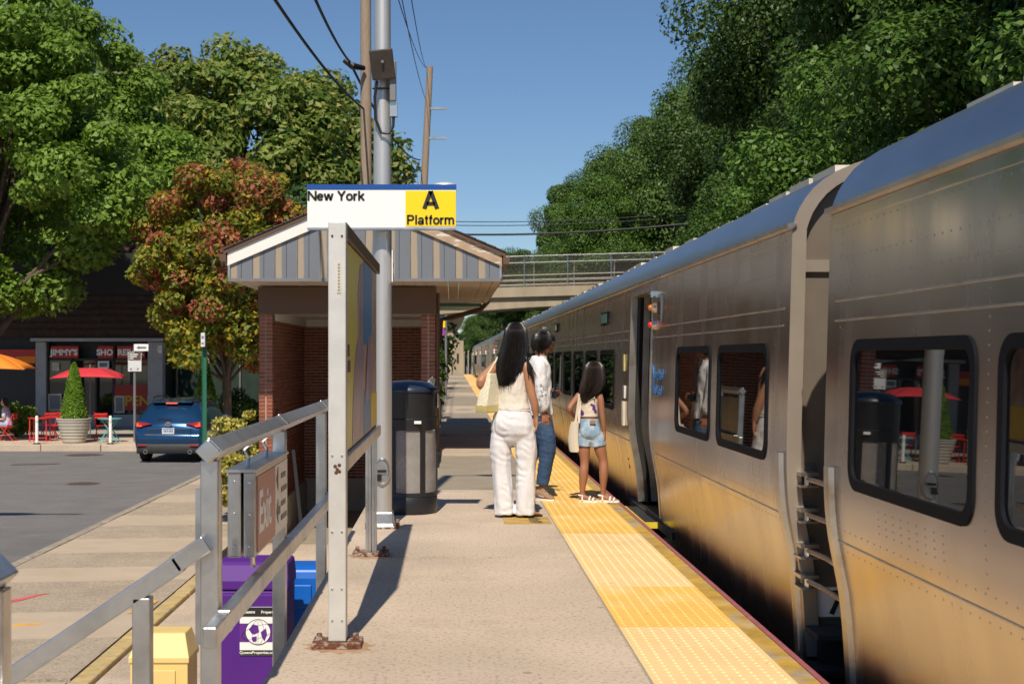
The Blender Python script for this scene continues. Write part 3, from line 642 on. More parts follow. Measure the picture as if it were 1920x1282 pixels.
# rivets of the two near cars
def rivets(t, rows):
    mb = MB()
    for (y0, y1, z0, z1, n) in rows:
        for k in range(n):
            f = k/(n-1) if n > 1 else 0; y = y0+(y1-y0)*f; z = z0+(z1-z0)*f; x = sx(z)
            mb.rings([[(x+.001-h, y+r*math.cos(q*math.pi/3), z+r*math.sin(q*math.pi/3)) for q in range(6)] for r, h in ((.006, 0), (.0045, .0018), (.002, .0026))])
    mb.build('rivets', 'steel', t, smooth=True, kind='stuff')
rv = []
for y0, y1 in ((2.0, 5.95),):
    for z in (1.70, 1.80, 1.93, .64, .55): rv.append((y0, y1, z, z, 50))
    for yy in (5.86, 4.23): rv.append((yy, yy, .66, 1.95, 30))
    for q in range(4): rv.append((4.6, 5.3, .775-q*.028, .775-q*.028, 9))
rivets(c1, rv)
rv = []
for z in (1.70, 1.80, 1.93, .64, .55): rv.append((7.0, 11.2, z, z, 56))
for yy in (6.95, 7.05, 8.62, 10.3): rv.append((yy, yy, .66, 1.95, 34))
for q in range(3): rv.append((7.1, 8.0, .785-q*.026, .785-q*.026, 12))
rivets(c2, rv)
# coupling details in the gap between the two near cars
for k, z in enumerate((.80, .625, .45, .30)):
    h = MB().box(1.70, 1.79, 6.66, 6.80, z-.005, z+.012).box(1.70, 1.79, 6.66, 6.80, z-.06, z-.05).build('hinge_bracket', 'steel_trim', c2)
    MB().cyl((1.745, 6.70, z-.055), (1.745, 6.70, z+.005), .016).build('hinge_pin', 'chrome', h)
    MB().tube([(1.745, 6.69, z-.02), (1.78, 6.5, z-.03), (1.80, 6.36, z-.045), (1.84, 6.2, z-.06)], .013, 6).build('barrier_strap', 'wood_bare', h)
MB().box(1.71, 1.80, 6.80, 6.815, .25, .84).build('hinge_plate', 'end_panel', c2)
mb = MB(); mb.rings([[(x, y, z) for x, z in [(1.84+a*1.0-.07, b+.0) for a, b in rrect(0, .36, .09, .235, .04)]] for y in (6.775, 6.808)])
npl = mb.build('number_plate', 'sign_white', c2)
text('digit', '7', 'sign_ink', npl, FRONT(1.86, 6.773, .105), .165, bold=.004)
MB().box(1.74, 2.6, 6.50, 6.74, .03, .055).box(1.74, 2.6, 6.50, 6.74, -.14, -.115).box(1.80, 2.6, 6.66, 6.74, -.5, .03).build('end_sill', 'underframe', c2)
# logo and lettering beside the open door
yb = 11.27
cres = [(yb-.05*math.sin(R(q)), 1.195+.125*math.cos(R(q))) for q in range(-10, 191, 20)]+[(yb+.045, 1.10), (yb+.04, 1.14), (yb-.012-.012, 1.17), (yb-.024, 1.225), (yb+.02, 1.25), (yb+.03, 1.30)]
MB().prism([(sx(1.2)-.006, y_, z_) for y_, z_ in cres], (.005, 0, 0)).build('logo', 'blue_print', c2)
text('lettering', 'Long Island', 'blue_print', c2, frame((sx(1.2)-.005, yb-.07, 1.20), (0,-1,0), (0,0,1)), .115, bold=.003, extr=.001)
text('lettering', 'Rail Road', 'blue_print', c2, frame((sx(1.1)-.005, yb-.07, 1.07), (0,-1,0), (0,0,1)), .115, bold=.003, extr=.001)
# notices, handle slots and route display left of the open door
MB().box(1.648, 1.660, 13.12, 13.20, 1.24, 1.40).build('notice', 'bag_base', c2); MB().box(1.645, 1.66, 13.05, 13.16, .98, 1.10).build('notice', 'sign_white', c2)
MB().box(1.63, 1.652, 13.04, 13.075, .72, .95).box(1.63, 1.652, 13.12, 13.155, .72, .95).build('hand_grip', 'cream', c2)
MB().box(1.655, 1.676, 14.6, 15.2, 1.72, 1.86).build('route_display', 'gasket', c2); MB().box(1.652, 1.656, 14.64, 15.16, 1.74, 1.84).build('display_glass', 'green_metal', c2)
MB().box(1.65, 1.676, 21.6, 22.0, 1.77, 1.90).build('side_display', 'gasket', c2); MB().box(1.648, 1.652, 21.68, 21.92, 1.79, 1.88).build('display_face', 'sign_white', c2)
for yy, z in ((13.2, .38), (13.2, .30)): MB().box(sx(z)-.004, sx(z)+.01, yy, yy+.07, z, z+.05).build('recess', 'black', c2)
# ================================================================== SHELTER
sh = thing('brick_shelter', 'brick station shelter with gabled grey siding and open front beside the platform', 'shelter', (-1.5, 21.5, -1.34))
XL0, XL1, XR0, XR1, YF, YB, ZB, ZT = -2.81, -2.60, -.46, -.236, 19.8, 24.05, -1.34, 1.995
core = MB().box(XL0+.012, XL1-.012, YF+.012, YB+.2, ZB, 2.39).box(XR0+.012, XR1-.012, YF+.012, YB+.2, ZB, 2.39).box(XL1-.02, XR0+.02, YB+.012, YB+.19, ZB, 2.39)
wl = core.build('wall', 'mortar', sh)
CH = .0552
def bmesh_brick(a, b, c):
    me = MB().box(-a/2, a/2, -b/2, b/2, -c/2, c/2).mesh('brick'); me.materials.append(MATS['brick']); return me
head = bmesh_brick(.090, .05, CH-.0145); rest = MB(); rr = random.Random(4)
o0 = ORG[wl.name]; nb = 0
ncourse = int((ZT-ZB)/CH)
for k in range(ncourse):
    z = ZT-.03-k*CH
    for x0, w_, vis in ((XL0, .21, True), (XR0, .224, z > .3)):
        for q in range(2):
            cx = x0+w_*(.25+.5*q); 
            if vis: link('brick', head, wl, loc=(cx-o0.x, YF+.022+rr.uniform(-.002, .002)-o0.y, z-o0.z)); nb += 1
            else: rest.box(cx-.048, cx+.048, YF-.003, YF+.04, z-.0205, z+.0205)
    # interior left wall (faces +X), back wall (faces -Y), right outer wall (faces +X), left outer wall
    off = .1 if k % 2 else 0
    y = YF+.05-off
    while y < YB:
        a, b = max(y, YF+.05)+.005, min(y+.205, YB)-.005
        if b-a > .03:
            rest.box(XL1-.03, XL1+rr.uniform(-.002, .002), a, b, z-.0205, z+.0205)
            rest.box(XR1-.03, XR1+.001, a, b, z-.0205, z+.0205); rest.box(XL0-.001, XL0+.03, a, b, z-.0205, z+.0205)
        y += .205
    x = XL1-off
    while x < XR0:
        a, b = max(x, XL1)+.005, min(x+.205, XR0)-.005
        if b-a > .03 and z > -.76:
            if nb < 298 and z > 1.72: link('brick', bmesh_brick(b-a, .05, CH-.0145), wl, loc=((a+b)/2-o0.x, YB+.022-o0.y, z-o0.z)); nb += 1
            else: rest.box(a, b, YB-rr.uniform(0, .003), YB+.04, z-.0205, z+.0205)
        x += .205
rest.build('brickwork', 'brick_rest', wl, kind='stuff')
MB().box(XL1+.003, XR0-.003, YB-.06, YB+.0, ZB, -.76).box(XL1, XL1+.05, YF+.25, YB-.06, ZB, -.80).build('plinth', 'concrete_wall', sh)
MB().box(XL1+.001, XR0-.001, YF+.05, YB+.1, ZB, ZB+.012).build('floor', 'concrete_dark', sh)
MB().box(XL0, XR1, YF-.05, YF+.18, ZT+.003, 2.385).build('beam', 'brown_paint', sh)
MB().box(XL1, XR0, YF+.18, YB+.1, 2.03, 2.06).build('ceiling', 'white_paint', sh)
MB().box(XL1+.003, XR0-.003, YB-.03, YB-.003, 1.90, 2.028).box(XL1+.001, XL1+.03, YF+.18, YB-.03, 1.90, 2.028).build('ceiling_trim', 'white_paint', sh)
e = MB().box(-2.2, -2.02, YB-.14, YB-.062, -.72, -.52).build('junction_box', 'grey_box', sh, bevel=.008)
MB().tube([(-2.1, YB-.1, -.52), (-2.08, YB-.1, -.36), (-1.98, YB-.1, -.27), (-1.85, YB-.08, -.25)], .012, 6).build('conduit', 'grey_box', e); MB().tube([(-2.17, YB-.1, -.72), (-2.2, YB-.1, -1.3)], .012, 6).build('conduit', 'grey_box', e)
# gable and roof
DG, DB = 18.5, 26.2; EL, ER, AX = -3.035, .665, -1.2285; SZ = 2.414; SL = .43
def rz_(x): return 3.59-SL*abs(x-AX)
bw = .153; x = EL+.02; i = 0
while x < ER-.03:
    a, b = x+.002, min(x+bw, ER-.01)-.002
    pts = [(a, DG+.02, SZ+.02), (b, DG+.02, SZ+.02), (b, DG+.02, rz_(b)-.10)]+([(AX, DG+.02, rz_(AX)-.10)] if a < AX < b else [])+[(a, DG+.02, rz_(a)-.10)]
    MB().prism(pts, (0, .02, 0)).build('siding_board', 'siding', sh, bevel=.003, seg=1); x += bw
MB().prism([(EL+.02, DG+.045, SZ+.02), (ER-.02, DG+.045, SZ+.02), (ER-.02, DG+.045, rz_(ER)-.1), (AX, DG+.045, 3.48), (EL+.02, DG+.045, rz_(EL)-.1)], (0, .02, 0)).build('gable_backing', 'brown_paint', sh)
MB().box(EL, ER, DG-.012, DG+.018, SZ-.02, SZ+.022).build('bottom_trim', 'grey_box', sh)
MB().box(EL-.004, EL+.025, DG-.014, DG+.04, SZ+.025, rz_(EL)-.16).box(ER-.025, ER+.004, DG-.014, DG+.04, SZ+.025, rz_(ER)-.16).build('corner_trim', 'alu', sh)
MB().prism([(EL-.01, DG-.02, rz_(EL)-.21), (EL-.01, DG-.02, rz_(EL)-.03), (AX-.002, DG-.02, rz_(AX)-.03), (AX-.002, DG-.02, rz_(AX)-.21)], (0, .035, 0)).build('rake_board', 'white_paint', sh, bevel=.004)
MB().prism([(ER+.01, DG-.02, rz_(ER)-.18), (ER+.01, DG-.02, rz_(ER)-.03), (AX+.002, DG-.02, rz_(AX)-.03), (AX+.002, DG-.02, rz_(AX)-.18)], (0, .035, 0)).build('rake_board', 'wood_bare', sh, bevel=.004)
rf = MB().prism([(EL-.06, DG-.05, rz_(EL-.06)-.028), (AX, DG-.05, rz_(AX)-.028), (AX, DG-.05, rz_(AX)+.03), (EL-.06, DG-.05, rz_(EL-.06)+.03)], (0, DB-DG+.1, 0)).prism([(ER+.06, DG-.05, rz_(ER+.06)-.028), (AX+.001, DG-.05, rz_(AX)-.028), (AX+.001, DG-.05, rz_(AX)+.03), (ER+.06, DG-.05, rz_(ER+.06)+.03)], (0, DB-DG+.1, 0)).build('roof', 'brown_paint', sh)
for s, E_ in ((-1, EL-.06), (1, ER+.06)):
    for c in range(14):
        xa = E_ - s*c*.135; xb = xa - s*.15
        MB().prism([(xa, DG-.07, rz_(xa)+.034), (xb, DG-.07, rz_(xb)+.034), (xb, DG-.07, rz_(xb)+.044), (xa, DG-.07, rz_(xa)+.052)], (0, DB-DG+.14, 0)).build('shingle_course', 'shingle', rf)
x = EL+.03
while x < ER-.02:
    MB().box(x+.003, min(x+.152, ER-.004), DG+.07, DB, SZ-.012+rr.uniform(-.002, .002), SZ+.006).build('soffit_board', 'soffit', sh); x += .155
MB().box(EL-.02, EL+.02, DG+.06, DB, SZ, rz_(EL)-.04).box(ER-.02, ER+.02, DG+.06, DB, SZ, rz_(ER)-.04).build('eave_fascia', 'brown_paint', sh)
for E_, s in ((EL, -1), (ER, 1)):
    MB().prism([(E_+s*.022, DG-.06, rz_(E_)-.05), (E_+s*.12, DG-.06, rz_(E_)-.05), (E_+s*.10, DG-.06, rz_(E_)-.15), (E_+s*.022, DG-.06, rz_(E_)-.15)], (0, DB-DG+.1, 0)).build('gutter', 'brown_paint', sh)
MB().tube([(ER+.03, DB-.1, 2.65), (ER+.01, DB-.05, 2.42), (ER-.12, DB+.05, 2.28), (XR1+.2, DB+.05, 2.12), (XR1+.02, DB-.1, 2.08), (XR1-.01, DB-.1, 1.6)], .05, 8).build('downpipe', 'brown_paint', sh, smooth=True)
MB().tube([(XR1+.03, YF+.02, 2.3), (XR1+.03, YF+.02, 0)], .03, 6).build('downpipe', 'brown_paint', sh)
MB().box(XR1-.1, ER-.1, DB+.02, DB+2.4, 2.34, 2.40).build('rear_canopy', 'green_metal', sh)
MB().bar((-2.35, 20.2, 0.0), (-2.2, 20.1, -1.32), .05, .05).build('brace', 'black', sh)
# lit shelter-side plants come later
# ================================================================== LAMP POLE, PLATFORM SIGN
lp = thing('lamp_pole', 'tall round metal lamp pole standing on the platform behind the poster frame', 'lamp post', (-.565, 11.05, 0))
MB().lathe((-.565, 11.05, 0), [(.077, .10), (.077, 1.2), (.074, 2.6), (.066, 4.2), (.060, 5.75)], 28).build('shaft', 'pole_metal', lp, smooth=True)
MB().rings([[(-.565+a*c, 11.05+a*s_, z) for c, s_ in ((-1,-1),(1,-1),(1,1),(-1,1))] for a, z in ((.11, 0), (.11, .02), (.095, .03), (.085, .13))]).build('base', 'alu', lp, bevel=.012)
for c, s_ in ((-1,-1),(1,-1),(1,1),(-1,1)): MB().cyl((-.565+.12*c, 11.05+.12*s_, 0), (-.565+.12*c, 11.05+.12*s_, .05), .014).build('anchor_bolt', 'rust', lp)
MB().box(-.70, -.43, 10.92, 11.19, 0, .012).build('base_plate', 'rust', lp)
hh = MB(); hh.rings([[(-.565+a*math.cos(q*math.pi/12), 10.966+.012*abs(math.cos(q*math.pi/12))*1.6+d, .455+b*math.sin(q*math.pi/12)) for q in range(24)] for a, b, d in ((.062, .105, 0), (.066, .112, -.012), (.056, .098, -.016), (.05, .09, -.008))]); hp = hh.build('hand_hole', 'alu', lp, smooth=True, ang=40)
MB().box(-.60, -.53, 10.95, 10.962, .45, .47).build('cover_slot', 'black', hp); MB().prism([(-.62, 10.946, .38), (-.57, 10.946, .38), (-.565, 10.946, .43), (-.60, 10.946, .435)], (0, .01, 0)).build('torn_sticker', 'black', hp)
MB().box(-.487, -.478, 10.98, 11.12, 1.98, 2.24).build('notice', 'sign_white', lp); MB().box(-.477, -.4765, 10.99, 11.11, 2.0, 2.05).box(-.477, -.4765, 10.99, 11.11, 2.1, 2.14).build('notice_print', 'grey_box', lp)
MB().tube([(-.565, 11.05, 5.7), (-.4, 11.05, 5.76), (-.2, 11.05, 5.78)], .022, 8).build('arm', 'alu', lp)
MB().ell((.0, 11.05, 5.78), (.26, .12, .07)).build('lamp_head', 'alu_white', lp, smooth=True)
sp = thing('loudspeaker', 'square dark brown loudspeaker panel tilted down on the lamp pole', 'loudspeaker', (-.555, 10.9, 3.58))
M = Matrix.Rotation(R(14), 4, 'X') @ Matrix.Rotation(R(-6), 4, 'Y')
MB().cbox((-.556, 10.86, 3.70), (.185, .045, .235), M).build('front_panel', 'speaker', sp, bevel=.008); MB().cyl((-.553, 10.828, 3.715), (-.553, 10.80, 3.71), .012).build('knob', 'grey_box', sp)
MB().box(-.50, -.45, 10.90, 11.0, 3.42, 3.74).build('bracket_box', 'grey_box', sp, bevel=.006)
MB().box(-.50, -.44, 10.93, 11.0, 3.30, 3.42).build('connector', 'alu', sp)
MB().tube([(-.60, 10.90, 3.58), (-.62, 10.92, 3.45), (-.615, 10.94, 3.28), (-.57, 10.945, 3.17), (-.51, 10.945, 3.165), (-.475, 10.95, 3.22), (-.47, 10.96, 3.32)], .012, 8).build('cable', 'cable', sp, smooth=True)
MB().tube([(-.64, 11.0, 3.535), (-.60, 10.962, 3.53), (-.53, 10.962, 3.53), (-.48, 10.98, 3.53)], .007, 6).build('strap', 'cable', sp)
sg = thing('platform_sign', 'large white, blue and yellow New York A Platform sign on lamp pole', 'sign', (-.56, 10.9, 2.40))
x0, x1, z0, z1, yf = -1.154, .03, 2.402, 2.743, 10.86
MB().box(x0, x1, yf, yf+.06, z0, z1).build('panel', 'sign_white', sg, bevel=.004)
MB().box(x0-.003, x1+.003, yf-.004, yf+.064, z1-.038, z1+.003).build('blue_band', 'sign_blue', sg)
MB().box(-.372, x1-.002, yf-.005, yf-.001, z0+.012, z1-.048).build('yellow_field', 'sign_yellow', sg)
MB().box(x0, x1, yf-.006, yf+.066, z0-.016, z0-.001).build('bottom_rail', 'alu', sg)
glyphs('New York', 'sign_ink', sg, FRONT(x0+.004, yf-.004, 2.618), .076, .185, xs=1.2)
glyphs('A', 'sign_ink', sg, FRONT(-.168, yf-.008, 2.552), .145, .20, 'C', xs=1.18)
glyphs('Platform', 'sign_ink', sg, FRONT(-.170, yf-.008, 2.428), .075, .185, 'C', xs=1.15)
MB().box(-.66, -.47, 10.92, 10.98, 2.44, 2.5).box(-.66, -.47, 10.92, 10.98, 2.64, 2.70).build('clamp', 'alu', sg)
# ------------------------------------------------------------------ poster frame
pf_ = thing('poster_stand', 'tall white metal poster stand with two posters along the platform edge', 'poster frame', (-.55, 8, 0))
MB().box(-.588, -.504, 6.47, 6.57, .03, 2.02).build('post', 'alu_white', pf_, bevel=.005)
for x in (-.592, -.572, -.548): MB().box(x-.009, x+.009, 9.45, 9.55, .03, 1.96).build('post', 'alu', pf_)
MB().box(-.54, -.525, 9.46, 9.54, .03, .85).build('post', 'alu', pf_)
MB().box(-.585, -.507, 6.575, 9.56, 1.955, 2.025).build('top_rail', 'brown_paint', pf_, bevel=.004)
MB().box(-.585, -.500, 6.575, 9.56, .83, .90).build('bottom_rail', 'alu', pf_, bevel=.004)
MB().box(-.56, -.53, 6.575, 9.45, .90, 1.955).build('backboard', 'grey_box', pf_)
for yy, xa, xb in ((6.52, -.665, -.43), (9.5, -.69, -.445)):
    b = MB().box(xa, xb, yy-.09, yy+.09, .001, .028).build('foot_plate', 'rust', pf_, bevel=.004)
    for q in (xa+.03, xb-.03): MB().cyl((q, yy, .028), (q, yy, .06), .018, .014, 6).build('bolt', 'rust', b)
pp = pf_.children[0]
for yy, xa, xb, sd in ((6.52, -.70, -.39, 1), (9.5, -.72, -.42, 2)):
    r_ = random.Random(sd); cx_, n_ = (xa+xb)/2, 26
    MB().prism([(cx_+(xb-xa)*.56*math.cos(2*math.pi*q/n_)*r_.uniform(.75, 1.15), yy-.03+.15*math.sin(2*math.pi*q/n_)*r_.uniform(.6, 1.2), .0004) for q in range(n_)], (0, 0, .0006)).build('rust_stain', 'rust_stain', pf_)
for z in (.13, .28, .55, .91, 1.95):
    for x in (-.569, -.523): MB().ell((x, 6.468, z), (.006, .005, .006), 8, 5).build('rivet', 'rust_spot' if z > 1 else 'chrome', pp)
for x, z in ((-.545, .845), (-.535, .865), (-.555, .86), (-.55, .83), (-.535, .835)): MB().ell((x, 6.469, z), (.009, .003, .009), 8, 5).build('rust_hole', 'rust_spot', pp)
MB().box(-.546, -.528, 6.466, 6.4695, 1.68, 1.83).build('sticker', 'paper', pp)
for j in range(9): MB().box(-.541, -.533, 6.4645, 6.466, 1.69+j*.015, 1.698+j*.015).build('print_mark', 'grey_box', pp)
po = thing('poster', 'yellow poster with large violet figure in the poster frame', 'poster', (-.52, 7.3, .9), group='posters in the frame')
MB().box(-.529, -.524, 6.6, 8.05, .91, 1.945).build('sheet', 'poster_yellow', po)
MB().prism([(-.5235, 7.15, .92), (-.5235, 8.04, .92), (-.5235, 8.04, 1.93), (-.5235, 7.75, 1.9), (-.5235, 7.55, 1.72), (-.5235, 7.62, 1.5), (-.5235, 7.35, 1.38), (-.5235, 7.2, 1.15)], (.002, 0, 0)).build('figure', 'poster_violet', po)
MB().box(-.5235, -.522, 6.72, 6.78, 1.0, 1.12).box(-.5235, -.522, 6.75, 6.95, 1.38, 1.44).box(-.5235, -.522, 6.75, 7.0, 1.30, 1.36).build('print_bars', 'brown_paint', po)
po = thing('poster', 'blue topped poster with brown figures and yellow foot in the poster frame', 'poster', (-.52, 8.7, .9), group='posters in the frame')
MB().box(-.529, -.524, 8.07, 9.43, .91, 1.945).build('sheet', 'poster_brown', po)
MB().box(-.5235, -.5215, 8.08, 8.85, 1.45, 1.94).box(-.5235, -.5215, 8.08, 8.75, .92, 1.18).build('blue_field', 'poster_blue', po)
MB().box(-.5235, -.521, 8.78, 9.42, .92, 1.14).build('yellow_field', 'sign_yellow', po); MB().prism([(-.521, 8.2, 1.1), (-.521, 8.8, 1.12), (-.521, 8.9, 1.35), (-.521, 8.7, 1.52), (-.521, 8.45, 1.5), (-.521, 8.3, 1.3)], (.0015, 0, 0)).build('figure', 'poster_violet', po)
# ------------------------------------------------------------------ litter bin
cx, cy = -.395, 12.12
tb = thing('litter_bin', 'large round black litter bin with clear panels behind the lamp pole', 'litter bin', (cx, cy, 0))
MB().lathe((cx, cy, 0), [(.255, 0), (.262, .015), (.262, .15), (.255, .16)], 36).build('base', 'can_black', tb, smooth=True)
MB().lathe((cx, cy, 0), [(.262, .76), (.266, .77), (.266, .83), (.256, .84), (.258, .85), (.262, 1.06), (.262, 1.07)], 36).build('upper_band', 'can_black', tb, smooth=True)
MB().lathe((cx, cy, 0), [(.272, 1.068), (.274, 1.085), (.262, 1.105), (.20, 1.145), (.12, 1.165), (.02, 1.172)], 36).build('lid', 'can_lid', tb, smooth=True, ang=25)
for k in range(6):
    a = R(-90-27+60*k); b = a+R(54)
    pts = [a+(b-a)*q/8 for q in range(9)]
    MB().rings([[(cx+r*math.cos(q), cy+r*math.sin(q), z) for z, r in ((.17, .252), (.75, .252), (.75, .247), (.17, .247))] for q in pts]).build('clear_panel', 'clear_plastic', tb, smooth=True, ang=40)
    q0 = [a-R(5)+R(9)*q/4 for q in range(5)]
    MB().rings([[(cx+r*math.cos(q), cy+r*math.sin(q), z) for z, r in ((.158, .265), (.762, .265), (.762, .245), (.158, .245))] for q in q0]).build('frame_post', 'can_black', tb, smooth=True, ang=40)
MB().lathe((cx, cy, 0), [(.264, .155), (.264, .19), (.246, .19)], 36).build('lower_ring', 'can_black', tb); MB().lathe((cx, cy, 0), [(.246, .735), (.264, .735), (.264, .765)], 36).build('upper_ring', 'can_black', tb)
MB().box(-.33, -.27, cy-.272, cy-.264, .795, .82).build('sticker', 'sign_white', tb)
MB().box(cx+.262, cx+.272, cy-.06, cy+.06, .93, 1.05).build('side_label', 'plate', tb)
bg_ = MB(); bg_.lathe((cx, cy, 0), [(.19, .16), (.22, .3), (.21, .5), (.2, .75)], 20); remesh('bin_bag', bg_, .02, None, 'clear_plastic', 2, .03, .12)
b = bpy.data.objects['bin_bag']; tag(b, 'crumpled translucent bag of rubbish inside the black litter bin', 'rubbish bag')
# ------------------------------------------------------------------ railings
def railing(name, label, X, ya, yb_, posts, ztop=1.03, zmid=.40, zlow=-.55, xm=None):
    t = thing(name, label, 'railing', (X, ya, 0))
    MB().bar((X, ya, ztop), (X, yb_, ztop), .066, .066, roll=R(45)).build('top_rail', 'alu', t, bevel=.006)
    q = MB().bar((X, ya-.012, ztop), (X, ya-.001, ztop), .062, .062, roll=R(45)).build('end_cap', 'alu', t, bevel=.003)
    MB().bar((X+.055, ya-.28, zmid), (X+.055, yb_, zmid), .05, .075).build('mid_rail', 'alu', t, bevel=.005)
    for y in posts:
        MB().bar((X, y, zlow), (X, y, ztop-.035), .068, .068).build('post', 'alu', t, bevel=.005)
        MB().bar((X, y-.045, ztop), (X, y+.045, ztop), .073, .073, roll=R(45)).build('weld_collar', 'alu', t, bevel=.004)
        MB().bar((X+.05, y-.03, zmid), (X+.05, y+.03, zmid), .058, .083).build('weld_collar', 'alu', t, bevel=.004)
    return t
railing('metal_railing', 'long aluminium railing with diamond shaped top rail beside the stairs', -.90, 5.03, 9.95, (5.09, 7.12, 9.38))
rs = railing('metal_railing', 'short aluminium railing behind the litter bin', -.285, 16.9, 19.5, (16.96, 18.3, 19.4), 1.04, .45, 0.0)
MB().box(-.305, -.29, 17.0, 19.35, .08, .95).build('infill_panel', 'alu', rs)
r3 = thing('stair_handrail', 'sloping aluminium handrail going down the stairs on the left', 'handrail', (-.95, 5.03, 0))
MB().bar((-.90, 5.03, .695), (-1.02, 5.03, .615), .066, .066).build('elbow', 'alu', r3, bevel=.005)
MB().bar((-1.0, 5.03, .622), (-2.5, 5.03, -.385), .066, .066).build('rail', 'alu', r3, bevel=.005)
for x in (-1.14, -2.3): MB().bar((x, 5.03, -.18-(.17*int((-x-.8)/.28))), (x, 5.03, .60-(-x-1.0)*.67-.01), .066, .066).build('post', 'alu', r3, bevel=.005)
r4 = thing('stair_handrail', 'blurred aluminium railing end with post at lower left corner', 'handrail', (-1.12, 3.4, 0))
MB().bar((-1.125, 3.40, .845), (-1.125, .6, .845), .07, .07, roll=R(45)).build('top_rail', 'alu', r4, bevel=.006)
MB().bar((-1.02, 3.38, .525), (-1.02, .6, .525), .06, .06, roll=R(30)).build('mid_rail', 'alu', r4, bevel=.006)
MB().bar((-1.13, 3.36, -.35), (-1.13, 3.36, .81), .07, .07).build('post', 'alu', r4, bevel=.005); MB().bar((-1.13, .8, -.35), (-1.13, .8, .81), .07, .07).build('post', 'alu', r4)
# ------------------------------------------------------------------ exit sign hung on the railing
es = thing('exit_sign', 'red and white Exit sign hung between the rails of the long railing', 'sign', (-.9, 6.5, .5))
for xa, xb in ((-.985, -.925), (-.915, -.862)):
    MB().box(xa, xb, 5.98, 7.12, .50, .872).build('housing', 'alu', es, bevel=.006)
    for z in (.55, .69, .83): MB().ell(((xa+xb)/2, 5.978, z), (.007, .005, .007), 8, 5).build('rivet', 'chrome', es)
MB().box(-.861, -.858, 6.02, 6.62, .515, .85).build('red_field', 'sign_red', es); MB().box(-.861, -.858, 6.622, 7.10, .515, .85).build('white_field', 'sign_white', es)
MB().box(-.99, -.855, 5.97, 7.13, .872, .885).build('top_cap', 'alu', es)
text('lettering', 'Exit', 'sign_white', es, SIDE(-.857, 6.05, .60), .26, bold=.006)
MB().prism([(-.857, 6.66, .62), (-.857, 6.72, .56), (-.857, 6.72, .60), (-.857, 6.80, .60), (-.857, 6.80, .64), (-.857, 6.72, .64), (-.857, 6.72, .68)], (.0015, 0, 0)).prism([(-.857, 6.66, .78), (-.857, 6.72, .72), (-.857, 6.72, .84)], (.0015, 0, 0)).build('arrow', 'sign_ink', es)
for j in range(4): MB().box(-.857, -.8555, 6.84, 7.06-.05*(j % 2), .56+j*.07, .585+j*.07).build('print_line', 'grey_box', es)
for yy in (6.15, 6.75): MB().tube([(-.90, yy, 1.0), (-.94, yy+.02, .96), (-.92, yy+.02, .92), (-.92, yy, .88)], .008, 6).build('hook', 'alu', es)
MB().cyl((-.89, 6.1, .44), (-.89, 6.1, .50), .011, .011, 8).build('bolt', 'chrome', es)
ap = thing('notice_panel', 'tan backed narrow notice panel behind the Exit sign near the railing post', 'sign', (-.97, 5.5, .3))
MB().box(-.985, -.972, 5.28, 5.72, .28, .86).build('board', 'cream', ap); [MB().box(-.99, -.967, q, q+.025, .27, .87).build('edge_frame', 'alu', ap) for q in (5.26, 5.715)]
# ------------------------------------------------------------------ street boxes below the railing
pb = thing('newspaper_box', 'purple plastic newspaper box with globe poster below the railing', 'newspaper box', (-1.53, 10.65, -1.345), group='plastic street boxes')
MB().rings([[(-1.535+a*c, 10.66+b*s_, z) for c, s_ in ((-1,-1),(1,-1),(1,1),(-1,1))] for a, b, z in ((.25, .22, -1.16), (.262, .235, -1.14), (.268, .24, -.96), (.272, .245, -.93), (.278, .25, -.42), (.278, .25, -.40))]).build('cabinet', 'purple', pb, bevel=.02)
lid = MB().rings([[(-1.535+a*c, 10.66+b*s_+sh_, z) for c, s_ in ((-1,-1),(1,-1),(1,1),(-1,1))] for a, b, sh_, z in ((.287, .262, 0, -.40), (.287, .262, 0, -.33), (.275, .22, .03, -.22), (.265, .20, .035, -.20))]).build('lid', 'purple', pb, bevel=.014)
for j in range(9): MB().bar((-1.80, 10.42+j*.035, -.325+j*.0145), (-1.27, 10.42+j*.035, -.325+j*.0145), .014, .01).build('lid_ridge', 'purple', lid)
MB().box(-1.80, -1.27, 10.40, 10.415, -1.13, -.43).build('door', 'purple', pb, bevel=.01)
MB().box(-1.80, -1.27, 10.46, 10.86, -1.345, -1.15).build('pedestal', 'blue_plastic', pb, bevel=.02); MB().box(-1.845, -1.78, 10.40, 10.9, -1.25, -.98).build('foot_bracket', 'blue_plastic', pb, bevel=.015)
gx, gz, gy = -1.478, -.715, 10.392
pa = MB().box(-1.618, -1.338, 10.394, 10.399, -.895, -.525).build('poster', 'sign_white', pb)
MB().box(-1.618, -1.338, 10.391, 10.394, -.597, -.527).box(-1.618, -1.338, 10.391, 10.394, -.893, -.853).build('black_band', 'sign_ink', pa)
MB().box(-1.618, -1.338, 10.391, 10.394, -.79, -.65).build('purple_band', 'purple_print', pa)
text('lettering', 'Queens', 'sign_white', pa, FRONT(-1.608, 10.389, -.572), .034, bold=.0007, extr=.0005); text('lettering', 'Properties', 'sign_white', pa, FRONT(-1.455, 10.389, -.572), .029, bold=.0007, extr=.0005)
text('lettering', 'QueensProperties.com', 'sign_white', pa, FRONT(-1.478, 10.389, -.88), .030, align='CENTER', bold=.0006, extr=.0005)
def disc(r, mat, y, name, par, n=28): MB().rings([[(gx+r*math.cos(2*math.pi*q/n), yy, gz+r*math.sin(2*math.pi*q/n)) for q in range(n)] for yy in (y, y-.001)]).build(name, mat, par)
disc(.098, 'sign_ink', 10.3905, 'globe_ring', pa); disc(.093, 'sign_white', 10.3893, 'globe', pa)
